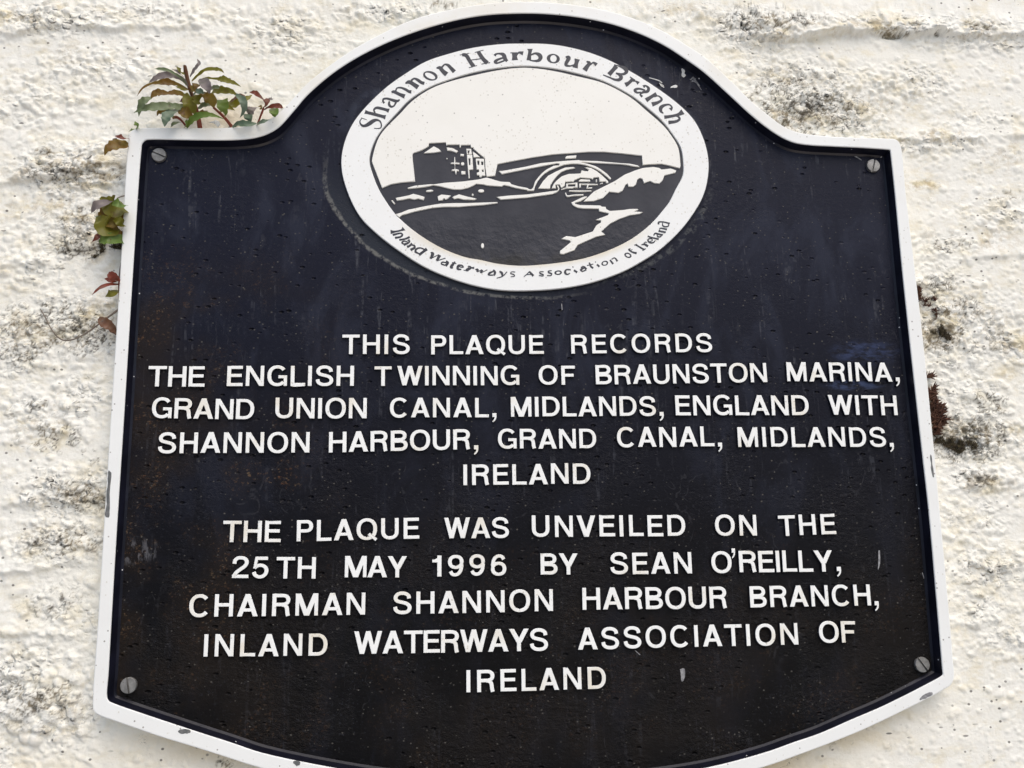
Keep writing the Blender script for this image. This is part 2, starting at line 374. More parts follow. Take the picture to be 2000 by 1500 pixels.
def mat_wall():
    N = NT('cream_masonry_paint')
    tan, dirt, sm = N.attr('tan'), N.attr('dirt'), N.attr('stain')
    c = N.mix(N.ramp(N.noise(9, 5), .3, .72), (.815, .805, .735), (.79, .775, .69))
    c = N.mix(N.mul(N.ramp(N.noise(52, 6, .72, N.map((.7, 1, 1.2))), .46, .66), N.m('ADD', .38, N.mul(tan, 1.0))), c, (.69, .615, .42))
    c = N.mix(N.mul(sm, N.ramp(N.noise(40, 4), .25, .7, .65, 1)), c, (.64, .52, .32))
    c = N.mix(N.mul(tan, N.ramp(N.noise(150, 4, .7), .45, .62), .8), c, (.40, .31, .17))
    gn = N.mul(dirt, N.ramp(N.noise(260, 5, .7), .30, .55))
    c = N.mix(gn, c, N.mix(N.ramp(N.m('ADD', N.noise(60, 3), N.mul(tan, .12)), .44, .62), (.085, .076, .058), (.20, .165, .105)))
    # stray dark specks and short threads of dead moss
    v1 = N.map((1, 1, 1.6), rot=(0, .5, 0)); v2 = N.map((.8, 1, 1)); v3 = N.map((.45, 1, 1.5), rot=(0, -.35, 0))
    cl = N.ramp(N.noise(13, 4, .6), .46, .62)
    s1 = N.mul(cl, N.ramp(N.vor(80, v1), N.ramp(N.noise(70, 1), .3, .7, .05, .13), .04), N.ramp(N.vor(80, v1, out='Color'), .62, .64))
    s2 = N.mul(N.ramp(N.vor(170, v2), .17, .10), N.ramp(N.vor(170, v2, out='Color'), .60, .62), N.ramp(N.noise(16, 3), .44, .58))
    s3 = N.mul(N.ramp(N.vor(110, v3), .13, .08), N.ramp(N.vor(110, v3, out='Color'), .64, .66), N.ramp(N.noise(22, 3), .48, .60))
    th = N.mul(N.ramp(N.m('ABSOLUTE', N.m('SUBTRACT', N.noise(95, 3, .6, N.map((1, 1, 2.0)), 1.6), .47)), .010, .004), N.ramp(N.noise(60, 3), .56, .63), N.m('ADD', .35, N.m('ADD', tan, N.mul(sm, 1.2))))
    c = N.mix(N.mul(N.m('MAXIMUM', N.m('MAXIMUM', s1, s3), N.m('MAXIMUM', s2, N.mul(th, .8))), .85), c, (.095, .088, .075))
    rg = N.attr('crust')
    pp = N.mul(N.ramp(N.noise(330, 5, .8, N.map((.8, 1, 1.2))), .58, .65), N.ramp(N.noise(34, 4, .6), .45, .60), N.ramp(N.m('ADD', N.mul(rg, .6), N.mul(tan, .8)), .15, .9, .08, 1.0))
    c = N.mix(N.mul(pp, .62), c, (.20, .165, .105))
    pq = N.mul(N.ramp(N.noise(240, 5, .75, N.map((.6, 1, 1.3))), .56, .66), N.ramp(N.noise(20, 4, .6), .44, .60), N.ramp(rg, .15, .8, .15, 1.0))
    c = N.mix(N.mul(pq, .55), c, (.50, .42, .26))
    nm = N.bump(N.noise(110, 6, .70, N.map((.75, 1, 1.2))), N.ramp(rg, .1, .9, .10, .45), .0030)
    wv = N.n("ShaderNodeVectorMath", {0: N.map((.85, 1, 1.1)), 1: N.n("ShaderNodeVectorMath", {0: N.n("ShaderNodeTexNoise", {'Vector': N.tc, 'Scale': 120, 'Detail': 2}, out=1), 1: (.0045, .0045, .0045)}, operation='MULTIPLY')}, operation='ADD')
    for sc, dd in ((190, .0030), (340, .0018)):                 # little bubbles of paint over grit
        bu = N.mul(N.ramp(N.vor(sc, wv), .62, .05), N.ramp(N.vor(sc, wv, out='Color'), .30, .60), N.ramp(N.noise(26, 4, .6), .40, .58))
        nm = N.bump(bu, N.ramp(rg, .12, .8, .08, .95), dd, nm)
    nm = N.bump(N.noise(420, 5, .7), .45, .0011, nm)
    return N.fin(c, .62, nm, .25)
M_WALL = mat_wall()

def mat_leaf(name, a, b, edge, trans=.25):
    N = NT(name)
    x, y, z = N.xyz()
    c = N.mix(N.ramp(N.noise(75, 4), .36, .66), a, b)
    c = N.mix(N.ramp(N.noise(230, 4), .55, .72, 0, .55), c, edge)
    N.fin(c, .42, N.bump(N.noise(420, 4), .25, .0006), .4)
    tr = N.n("ShaderNodeBsdfTranslucent", {'Color': c})
    mx = N.t.nodes.new("ShaderNodeMixShader"); mx.inputs[0].default_value = trans
    N.t.links.new(N.b.outputs[0], mx.inputs[1]); N.t.links.new(tr, mx.inputs[2]); N.t.links.new(mx.outputs[0], N.out.inputs[0])
    return N.mat
LEAF = {
    'G': mat_leaf('grey_green_leaf', (.135, .175, .080), (.185, .220, .120), (.10, .080, .05)),
    'T': mat_leaf('blue_green_leaf', (.10, .155, .095), (.155, .20, .14), (.09, .11, .05)),
    'B': mat_leaf('bright_green_leaf', (.105, .175, .024), (.15, .215, .038), (.05, .08, .02)),
    'O': mat_leaf('olive_leaf', (.155, .150, .014), (.20, .185, .022), (.12, .060, .012), .4),
    'N': mat_leaf('brown_leaf', (.170, .090, .016), (.195, .140, .022), (.10, .040, .014), .4),
    'R': mat_leaf('red_leaf', (.20, .040, .022), (.155, .050, .028), (.08, .03, .02), .35),
    'V': mat_leaf('purple_grey_leaf', (.17, .140, .135), (.20, .17, .155), (.12, .14, .09)),
    'S': mat_leaf('red_stem', (.26, .050, .028), (.20, .060, .030), (.10, .045, .03), .1),
    'D': mat_leaf('dry_stalk', (.19, .155, .12), (.13, .10, .075), (.09, .06, .05), .1),
    'K': mat_leaf('brown_dead_leaf', (.17, .075, .035), (.12, .06, .03), (.22, .13, .09), .2),
}
M_MOSS_R = mat_plain('rust_brown_moss', (.060, .022, .012), (.095, .038, .020), 260, .8)
M_MOSS_R2 = mat_plain('dark_red_moss', (.035, .014, .009), (.060, .022, .012), 300, .85)
M_MOSS_R3 = mat_plain('tan_moss', (.12, .058, .032), (.080, .036, .020), 300, .8)
M_MOSS_D = mat_plain('dark_brown_moss', (.030, .022, .013), (.070, .052, .030), 260, .85)
M_MOSS_O = mat_plain('olive_moss', (.10, .085, .040), (.06, .05, .02), 260, .85)
# ------------------------------------------------------------------ plaque outline (traced in the photograph, metres on the rim's front plane)
OUT_PX = [(253,270),(256,259),(264,253),(300,251),(380,251.5),(440,251),(490,246),(520,237),(545,222),(575,192),(600,165),(650,125),(700,92),(750,65),(800,42),(850,27),(900,16),(950,8.5),(1000,5),(1050,5),(1100,8.5),(1150,15),(1200,26),(1250,42),(1300,65),(1340,89),(1375,112),(1425,157),(1465,197),(1500,226),(1530,248),(1560,260),(1600,266),(1660,270),(1735,272),(1750,274),(1757,283),
          (1768,380),(1801,660),(1821,860),(1849,1160),(1860,1290),(1862,1322),(1856,1336),(1845,1344),(1812,1362),(1750,1393),(1684,1424),(1625,1448),(1550,1476),(1502,1493),(1400,1521),(1300,1541),(1150,1559),(1030,1564),(900,1560),(750,1545),(600,1517),(513,1499),(427,1472),(373,1455),(320,1439),(267,1421),(227,1407),(194,1395),(185,1388),(183,1378),
          (194,1200),(219,800),(236,540)]
IN_PX = [(275,292),(277,280),(284,273),(296,271.5),(340,272),(400,273),(448,273),(480,271),(500,268),(522,261),(544,248),(575,214),(600,185),(650,142),(700,110),(750,85),(800,65),(850,49),(900,36.5),(950,28.5),(1000,25.5),(1050,25.5),(1100,29),(1150,36),(1200,47.5),(1250,65),(1300,89),(1340,115),(1375,140),(1425,185),(1465,222),(1500,250),(1528,268),(1552,278),(1580,282.5),(1625,285),(1687,288),(1730,291),(1738,292),(1739.5,293.5),
         (1740,297),(1747,360),(1765,547),(1788,760),(1803,893),(1815,1000),(1829,1160),(1842,1312),(1842.5,1317),(1840,1320.5),(1807,1339),(1725,1380),(1662,1407),(1600,1434),(1550,1451),(1500,1469),(1387,1499),(1280,1516),(1150,1529),(1030,1533),(900,1529),(750,1516),(643,1499),(510,1471),(453,1452),(400,1435),(339,1415),(267,1391),(222,1375),(212,1370),(208,1362),
         (211,1310),(223,1100),(242,800),(258,540)]
OUTL = [P(x, y, H_RIM) for x, y in crom(OUT_PX, 5)]
INL = [P(x, y, H_RIM) for x, y in crom(IN_PX, 5)]

def inside(poly, X, Z):
    c = np.zeros(X.shape, bool); n = len(poly)
    for i in range(n):
        (x1, z1), (x2, z2) = poly[i-1], poly[i]
        if z1 == z2: continue
        c ^= ((z1 > Z) != (z2 > Z)) & (X < (x2-x1)*(Z-z1)/(z2-z1) + x1)
    return c

# ------------------------------------------------------------------ the wall: roughcast masonry under many coats of paint
def axis(lo, hi, step, far):
    a = list(np.arange(lo, hi, step)); s = step; v = a[-1]
    while v < far: s *= 1.16; v += s; a.append(v)
    s = step; v = a[0]; pre = []
    while v > -far: s *= 1.16; v -= s; pre.append(v)
    return np.array(pre[::-1] + a)
GX = axis(-.47, .41, .00082, 1.6); GZ = axis(-.15, .50, .00082, 1.5)
X, Z = np.meshgrid(GX, GZ)

_T = RNG.random((512, 512))
def vnoise(x, z, seed=0):
    x = x + seed*37.17; z = z + seed*91.7
    i = np.floor(x).astype(int); j = np.floor(z).astype(int); u = x-i; v = z-j
    u = u*u*u*(u*(u*6-15)+10); v = v*v*v*(v*(v*6-15)+10)
    a = _T[i % 512, j % 512]; b = _T[(i+1) % 512, j % 512]; c = _T[i % 512, (j+1) % 512]; d = _T[(i+1) % 512, (j+1) % 512]
    return (a*(1-u)+b*u)*(1-v) + (c*(1-u)+d*u)*v
def fbm(x, z, s, oct=4, seed=0, g=.5):
    r = 0; a = 1; t = 0
    for k in range(oct): r = r + a*vnoise(x*s, z*s, seed+k*3); t += a; a *= g; s *= 2.03
    return r/t
def smooth(v, lo, hi):
    t = np.clip((v-lo)/(hi-lo), 0, 1); return t*t*(3-2*t)
def zone(lst, x, z, base=0.0):
    r = np.full(np.shape(x), base)
    for px, py, rx, ry, s in lst:
        cx, cz = P(px, py, 0); sx = rx/2750.; sz = ry/2750.
        r = np.maximum(r, s*np.exp(-(((x-cx)/sx)**2 + ((z-cz)/sz)**2))) if s > 0 else r*(1 + s*np.exp(-(((x-cx)/sx)**2 + ((z-cz)/sz)**2)))
    return r
# where the render is lumpy (photograph pixels: centre, radii, strength; negative = trowelled smooth)
LUMP = [(80,40,160,45,.8),(330,30,250,35,.6),(180,140,180,60,.55),(60,200,120,90,.6),(150,340,130,60,1),(120,460,150,60,.8),(60,520,90,60,.6),(120,640,140,70,1),(60,690,90,50,.9),(110,790,120,70,.8),(150,960,120,60,.9),(130,1060,130,50,.75),(120,1200,110,70,.55),(80,1370,110,80,1.2),(20,1290,90,50,.7),(60,1470,100,30,.6),
        (560,60,120,60,.7),(760,25,140,30,.8),(1330,25,160,30,.7),(1480,60,140,60,.95),(1560,190,150,90,1.1),(1640,220,110,50,.9),(1800,50,220,30,.9),(1900,80,200,30,.6),(1750,160,160,50,.7),(1900,230,110,60,.4),(1800,280,180,30,.7),(1960,420,90,40,.7),(1850,480,90,40,.6),(1830,560,80,60,.8),(1860,650,110,90,1),(1960,640,90,90,.7),(1880,760,110,50,.6),(1900,850,110,70,1.1),(1930,930,90,50,.8),(1900,1020,90,60,.7),(1930,1100,110,60,.75),(1900,1190,100,50,.6),(1970,1240,90,40,.6),(1890,1270,50,40,.4)]
DIRT = [(1545,215,115,75,.95),(1600,235,80,40,.9),(1480,40,90,40,.9),(1560,40,70,30,.6),(1640,215,90,40,.7),(1745,66,40,9,1.2),(1830,66,22,8,.9),(1910,60,28,12,.7),(870,8,60,14,.9),(100,640,100,55,.9),(170,650,65,45,1.1),(40,690,60,30,.8),(10,655,14,16,1.2),(60,610,60,30,.6),(170,340,80,22,1.15),(110,345,60,20,.8),(225,345,30,16,1.1),(170,480,70,28,1.0),(95,300,50,14,.5),(150,420,80,25,.6),(215,255,20,12,.5),(230,455,25,30,1.1),(165,970,60,30,1.1),(125,1060,80,40,.65),(100,855,60,30,.8),(110,1180,70,50,.45),(60,800,60,30,.5),(180,900,40,40,.5),(75,1360,75,36,.85),(50,1410,60,30,.35),(1840,655,60,40,1.2),(1880,600,50,30,.6),(1860,480,45,20,.9),(1830,560,45,30,.7),(1890,860,80,45,1.2),(1930,790,50,30,.8),(1910,935,40,25,.9),(1960,380,50,14,.7),(1940,670,50,40,.4),(1930,802,9,8,1.2),(1898,818,8,8,1.0),(1848,612,9,8,1.2),(1660,1440,180,50,.30),(450,1490,60,18,.6)]
TAN = [(60,40,140,40,.5),(200,100,100,40,.6),(280,55,200,12,.6),(150,340,120,35,.9),(170,300,90,30,.5),(120,420,130,50,.6),(130,640,140,60,.8),(120,510,90,20,.7),(60,560,90,60,.4),(130,820,110,60,.5),(150,960,90,40,.6),(130,1060,110,40,.6),(100,1190,100,50,.4),(100,1400,120,50,.35),(1550,200,140,70,.7),(1520,75,60,10,.9),(1700,60,200,18,.9),(1850,60,160,25,.8),(1700,200,130,60,.4),(1830,262,150,12,.8),(1860,275,150,20,.5),(1800,360,40,12,.9),(1900,470,100,35,.6),(1860,640,120,80,.7),(1960,690,90,60,.6),(1900,850,110,60,.6),(1900,930,100,40,.5),(1960,300,60,50,.4),(760,20,120,25,.4),(1330,20,120,25,.4)]
EDGE_TAN = [(700,1540,420,60,.9),(1100,1570,420,50,.9),(1450,1500,170,45,.95),(1600,1440,150,30,.75),(420,1465,160,28,.65),(330,1445,110,18,.5),(440,230,80,34,.55),(1700,1400,120,22,.5)]  # tan bands along the plaque's lower edge and by the tall plant's foot

H = np.zeros_like(X)
H += .0035*(fbm(X, Z, 7, 2, 1)-.5) + .0014*(fbm(X*.35, Z, 26, 3, 5, .45)-.5)          # waves and trowel drags
wx = X + .0028*(fbm(X, Z, 120, 3, 9, .5)-.5); wz = Z + .0028*(fbm(X, Z, 120, 3, 14, .5)-.5)
edge_d = np.zeros_like(X); RING = np.zeros_like(X)
def lumps(cell, seed, dens, r0, r1, k, sx=1.25):
    """paint-covered pebbles: jittered cells, each holding one rounded stone or none"""
    global H, RING
    r = np.random.default_rng(seed)
    i0, j0 = int(np.floor(GX[0]/cell))-2, int(np.floor(GZ[0]/cell))-2
    ni, nj = int((GX[-1]-GX[0])/cell)+6, int((GZ[-1]-GZ[0])/cell)+6
    fx = (np.arange(i0, i0+ni)[:, None] + r.random((ni, nj)))*cell; fz = (np.arange(j0, j0+nj)[None, :] + r.random((ni, nj)))*cell
    rad = cell*(r0 + (r1-r0)*r.random((ni, nj))**1.6)
    far = (np.abs(fx) > .5) | (fz < -.2) | (fz > .55)
    mk = zone(LUMP, fx, fz, .13); mk = np.where(far, .45, mk)
    mk = mk * (.55 + .9*fbm(fx, fz, 30, 3, seed))
    on = r.random((ni, nj)) < mk*dens
    hh = rad*k*(.5+.6*r.random((ni, nj)))*np.clip(.45+.6*mk, .4, 1.15)
    sl = r.random((ni, nj))*.8-.4
    ci = np.floor(wx/cell).astype(int)-i0; cj = np.floor(wz/cell).astype(int)-j0
    best = np.zeros_like(X); ring = np.zeros_like(X)
    for di in (-1, 0, 1):
        for dj in (-1, 0, 1):
            a = np.clip(ci+di, 0, ni-1); b = np.clip(cj+dj, 0, nj-1); o = on[a, b]
            dx = (wx-fx[a, b])/sx; dz = (wz-fz[a, b]); dz = dz + dx*sl[a, b]
            q = (dx*dx+dz*dz)/rad[a, b]**2
            best = np.maximum(best, np.where(o, hh[a, b]*np.sqrt(np.clip(1-q, 0, 1)), 0))
            ring = np.maximum(ring, np.where(o, np.exp(-((np.sqrt(q)-1.02)/.16)**2), 0))
    H = H + best; RING = np.maximum(RING, ring*(best < .35*rad.mean()*k))
lumps(.0140, 21, .22, .28, .52, .26, 1.7)
lumps(.0080, 22, .60, .22, .52, .55, 1.4)
lumps(.0052, 23, 1.25, .28, .60, .80, 1.2)
lumps(.0036, 24, 1.4, .28, .60, .85, 1.15)
mk = zone(LUMP, X, Z, .16)
H += mk*.0018*(fbm(X*.7, Z, 130, 5, 31, .62)-.5)
H += .0013*(fbm(X*.16, Z, 48, 3, 83, .5)-.5)
H += mk*.0007*(1-2*np.abs(2*fbm(X*.7, Z, 75, 4, 37, .6)-1))
# the knot of large bubbles at the lower left
for bx_, by_, br_ in ((60,1362,15),(88,1330,10),(83,1352,9),(95,1368,12),(70,1366,11),(110,1350,9),(122,1367,10),(52,1385,14),(86,1383,13),(32,1374,9),(43,1362,8),(54,1356,7),(62,1400,14),(100,1396,16),(35,1398,13),(20,1375,10),(146,1390,16),(150,1384,12),(52,1420,13),(30,1424,12),(80,1418,15),(92,1424,11),(48,1440,11),(70,1444,12),(160,1430,9),(135,1372,8),(128,1350,7),(114,1338,7),(17,1390,9)):
    cx_, cz_ = P(bx_, by_, 0); rr_ = br_/2750.; q_ = ((wx-cx_)**2 + (wz-cz_)**2)/rr_**2
    H = np.maximum(H, np.where(q_ < 1, rr_*.75*np.sqrt(np.clip(1-q_, 0, 1))+.0004, -1)); RING = np.maximum(RING, np.exp(-((np.sqrt(q_)-1.03)/.12)**2)*(H < rr_*.5))
# ledges where one lift of render overhangs the next: pixel polyline, height, width
for pl, amp, wid in (([(1440,70),(1560,78),(1620,62),(1700,60),(1760,66),(1840,66),(1930,72),(2080,62)], .0075, .020),
                     ([(-80,66),(30,66),(100,55),(220,58),(330,56),(420,52)], .0030, .012),
                     ([(-60,225),(40,210),(90,200)], .002, .01),
                     ([(1700,272),(1800,274),(1900,268),(2060,264)], .0030, .010),
                     ([(-60,355),(60,352),(120,348),(190,326),(250,300)], .0042, .014),
                     ([(-60,520),(40,517),(110,517),(150,520)], .0022, .008),
                     ([(-60,860),(30,866),(80,842),(150,850),(215,862)], .0022, .008),
                     ([(-60,990),(40,985),(110,972),(150,990),(210,975)], .0032, .010),
                     ([(-60,1115),(50,1118),(110,1105),(200,1085)], .0030, .012),
                     ([(-60,1240),(60,1236),(130,1240),(185,1248)], .0026, .012),
                     ([(1820,545),(1900,500),(1960,500),(2060,496)], .0022, .009),
                     ([(1820,950),(1900,952),(1990,950),(2060,940)], .0020, .009),
                     ([(1850,1110),(1930,1108),(2060,1104)], .0020, .010)):
    q = np.array([P(a, b, 0) for a, b in pl]); xs, zs = q[:, 0], q[:, 1]
    zl = np.interp(X, xs, zs) + .006*(fbm(X, X*0, 55, 3, 41)-.5) + .0035*(fbm(X, Z, 190, 3, 43)-.5)
    fade = smooth(X, xs[0], xs[0]+.03)*(1-smooth(X, xs[-1]-.03, xs[-1]))
    d = Z - zl
    H += fade*amp*np.where(d > 0, np.exp(-d/wid), np.exp(-(d/.0022)**2))*(.15+1.3*fbm(X, Z, 45, 3, 47))
H -= zone([(1745,69,26,6,1.0),(1830,67,8,4,.8)], X, Z)*.007
under = inside(OUTL, X, Z)
core = inside([(x*.965, (z-.18)*.955+.18) for x, z in OUTL], X, Z)
H = np.where(under, np.minimum(H, .0012), H)
H = np.where(core, -.002, H)
for _ in range(1):                                                       # paint rounds every edge a little
    Hp = np.pad(H, 1, mode='edge'); H = (Hp[:-2, 1:-1]+Hp[2:, 1:-1]+Hp[1:-1, :-2]+Hp[1:-1, 2:]+4*H)/8
dz_ = zone(DIRT, X, Z, .05); ta = zone(TAN, X, Z, .10); edge_tan = zone(EDGE_TAN, X, Z, .0)
dn = fbm(X, Z, 150, 4, 61, .6); dn2 = fbm(X, Z, 55, 3, 67)
dirt = np.clip(RING*smooth(dn+.32*dz_, .54, .70)*smooth(dz_, .08, .5) + smooth(dn*.7+dn2*.3+.20*dz_, .70, .78)*smooth(dz_, .25, .9)*np.where(X < -.1, .35, .75), 0, 1)
dirt = np.clip(dirt + zone([(1745,68,26,6,1.0),(1830,67,9,5,.9),(1755,66,45,5,.5)], X, Z)*smooth(dn, .3, .5), 0, 1)  # darkens the hollows cut in the ledge: their shade put into colour
near = (~core) & (np.abs(X) < .36) & (Z < .48)                            # dark joint line round the plaque: grime plus painted contact shadow
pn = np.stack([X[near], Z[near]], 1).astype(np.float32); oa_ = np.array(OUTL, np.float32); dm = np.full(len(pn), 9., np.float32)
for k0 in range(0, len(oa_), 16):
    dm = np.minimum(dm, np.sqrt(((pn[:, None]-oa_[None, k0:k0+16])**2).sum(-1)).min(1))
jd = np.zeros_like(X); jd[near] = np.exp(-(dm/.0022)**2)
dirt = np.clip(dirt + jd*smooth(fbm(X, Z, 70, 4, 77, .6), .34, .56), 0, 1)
ta = np.clip(ta + .8*np.clip(jd*2, 0, 1)*smooth(fbm(X, Z, 25, 3, 79), .35, .6), 0, 1.2)
tan = np.clip(1.15*ta*smooth(fbm(X*.7, Z, 42, 5, 71, .6), .38, .62), 0, 1)
nz, nx = X.shape
verts = np.stack([X.ravel(), -H.ravel(), Z.ravel()], 1).astype(np.float32)
idx = np.arange(nz*nx).reshape(nz, nx)
quads = np.stack([idx[:-1, :-1], idx[:-1, 1:], idx[1:, 1:], idx[1:, :-1]], -1).reshape(-1, 4)
me = bpy.data.meshes.new('masonry_wall')
me.vertices.add(len(verts)); me.vertices.foreach_set('co', verts.ravel())
me.loops.add(quads.size); me.loops.foreach_set('vertex_index', quads.ravel().astype(np.int32))
me.polygons.add(len(quads)); me.polygons.foreach_set('loop_start', np.arange(0, quads.size, 4, dtype=np.int32))
me.update(calc_edges=True)
for nm_, arr in (('tan', tan), ('dirt', dirt), ('stain', edge_tan), ('crust', np.clip(zone(LUMP, X, Z, .12) * (.6 + .8*fbm(X, Z, 24, 3, 91)), 0, 1))):  # dirt also carries the painted shade of joint and hollows
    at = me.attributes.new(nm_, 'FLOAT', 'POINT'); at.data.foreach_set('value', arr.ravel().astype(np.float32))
me.polygons.foreach_set('use_smooth', np.ones(len(quads), bool)); me.materials.append(M_WALL)
wall = bpy.data.objects.new('masonry_wall', me); COL.objects.link(wall); wall.location = (0, 0, ZB)
tag(wall, 'cream painted rough render wall with stones and mossy cracks behind the plaque', 'wall')
def wall_h(px, py):
    x, z = P(px, py, 0.003); i = np.clip(np.searchsorted(GX, x), 0, nx-1); j = np.clip(np.searchsorted(GZ, z), 0, nz-1); return float(H[j, i])

# ------------------------------------------------------------------ the plaque
plaque = tag(empty('memorial_plaque', (0, 0, ZB)), 'black cast metal plaque with white raised rim, white capital lettering and oval emblem', 'plaque')
mid = [((a[0])*.985, (a[1]-.18)*.982+.18) for a in OUTL]
def build_rim():
    v2, tris = layers([(OUTL, 1), (INL, 0)])
    inn = inside(mid, np.array([q[0] for q in v2]), np.array([q[1] for q in v2]))
    ed = {}
    for t in tris:
        for i in range(3 if len(t) == 3 else len(t)): ed[(t[i], t[(i+1) % len(t)])] = 1
    bnd = [e for e in ed if (e[1], e[0]) not in ed]
    isin = {}
    ia = np.array(INL); oa = np.array(OUTL)
    nr = {}
    for a, b in bnd:
        d = np.array(v2[b])-np.array(v2[a]); n = np.array([d[1], -d[0]])/max(np.linalg.norm(d), 1e-12)
        for q in (a, b): nr.setdefault(q, []).append(n)
    off = {}
    for q, ns in nr.items():
        s = sum(ns); s = s/max(np.linalg.norm(s), 1e-9); off[q] = s/max(.6, float(s@ns[0]))
        p = np.array(v2[q]); isin[q] = np.min(np.linalg.norm(ia-p, axis=1)) < np.min(np.linalg.norm(oa-p, axis=1))
    #        inset, height   (outer profile / inner profile)
    PO = [(-.0001, .0140), (.0003, .0139), (.0006, .0137), (.0007, .0133), (.0013, .0010)]
    PI = [(-.0004, .0140), (-.0001, .01385), (.0002, .0133), (.0003, .0132), (.0020, .0064), (.0036, .0047)]
    V, key = [], {}
    def vid(q, k):
        if (q, k) not in key:
            o, h = (PI if isin.get(q, False) else PO)[k] if q in off else (0, H_RIM)
            d = off.get(q, np.zeros(2))*o; key[(q, k)] = len(V); V.append((v2[q][0]+d[0], -h, v2[q][1]+d[1]))
        return key[(q, k)]
    F, fm = [], []
    for t in tris: F.append([vid(q, 0) for q in t]); fm.append(0)
    for a, b in bnd:
        pr = PI if isin[a] else PO
        for k in range(len(pr)-1):
            F.append([vid(a, k), vid(a, k+1), vid(b, k+1), vid(b, k)]); fm.append(1 if (isin[a] and k >= 2) else 0)
    return link_mesh('rim', V, F, [M_RIM, M_NAVY], plaque, fm, 11)
rim = build_rim()
big = [(x + (.003 if x > 0 else -.003), z) for x, z in INL]
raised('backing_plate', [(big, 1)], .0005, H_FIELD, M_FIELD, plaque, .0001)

# countersunk slotted screws in the four corners
def screw(px, py, ang, r=.0052):
    cx, cz = P(px, py, .0072); n = 32; s = .00062; V, F = [], []
    ca, sa = math.cos(math.radians(ang)), math.sin(math.radians(ang))
    def add(x, z, h): V.append((cx + x*ca - z*sa, -h, cz + x*sa + z*ca)); return len(V)-1
    for sg in (1, -1):                                    # two half discs either side of the slot
        a0 = math.asin(s/r); ang_l = [a0 + (math.pi-2*a0)*k/n for k in range(n+1)]
        def ringp(rad, h): return [add(rad*math.cos(a)*(1 if rad == r else 1), sg*max(rad*math.sin(a), s), h) for a in ang_l]
        r0 = ringp(r, .0040); r1 = ringp(r, .0071); r2 = ringp(r*.94, .0075)
        top = add(0, sg*s, .0077); 
        seq = lambda f: f if sg > 0 else f[::-1]
        for k in range(n):
            F.append(seq([r0[k+1], r0[k], r1[k], r1[k+1]])); F.append(seq([r1[k+1], r1[k], r2[k], r2[k+1]])); F.append(seq([r2[k+1], r2[k], top]))
        b0, b1 = add(r*.985, sg*s, .0060), add(-r*.985, sg*s, .0060)
        F.append(seq([r2[0], r1[0], b0, b1, r1[n], r2[n], top]))
    q = [add(-r*.99, -s, .0060), add(r*.99, -s, .0060), add(r*.99, s, .0060), add(-r*.99, s, .0060)]; F.append(q)
    return link_mesh('screw', V, F, M_STEEL, plaque, None, 35)
screw(310, 302, -24); screw(1706, 323, 73); screw(250.5, 1339, 100); screw(1802, 1298.5, -55)
# ------------------------------------------------------------------ raised sans-serif capitals, drawn stroke by stroke (cap height = 1)
SV, SH = .186, .156
def rect(x0, y0, x1, y1): return [(x0, y0), (x1, y0), (x1, y1), (x0, y1)]
def para(xb, xt, w, y0=0., y1=1.): return [(xb, y0), (xb+w, y0), (xt+w, y1), (xt, y1)]
def pen(pts, sv=SV, sh=SH, curve=False):
    if curve: pts = crom(pts, 6, closed=False)
    L, R = [], []
    for i in range(len(pts)):
        a = np.array(pts[max(i-1, 0)]); b = np.array(pts[min(i+1, len(pts)-1)]); t = (b-a)/max(np.linalg.norm(b-a), 1e-9); n = np.array([-t[1], t[0]])
        w = .5*math.hypot(sv*n[0], sh*n[1]); p = np.array(pts[i]); L.append(tuple(p+n*w)); R.append(tuple(p-n*w))
    return L + R[::-1]
def arc(cx, cy, rx, ry, a0, a1, n=22):
    o = []
    for k in range(n+1):
        a = math.radians(a0+(a1-a0)*k/n); c, s = math.cos(a), math.sin(a); e = 2/2.25
        o.append((cx+rx*math.copysign(abs(c)**e, c), cy+ry*math.copysign(abs(s)**e, s)))
    return o
def ringp(w, y0, y1, x0=0):   # closed ring as two half-strokes that overlap a little
    cx, cy, rx, ry = x0+w/2, (y0+y1)/2, w/2-SV/2, (y1-y0)/2-SH/2
    return [pen(arc(cx, cy, rx, ry, -93, 93)), pen(arc(cx, cy, rx, ry, 87, 273))]
S_, D_, I_ = 1.0, .42, .72      # side bearings: straight, diagonal, round
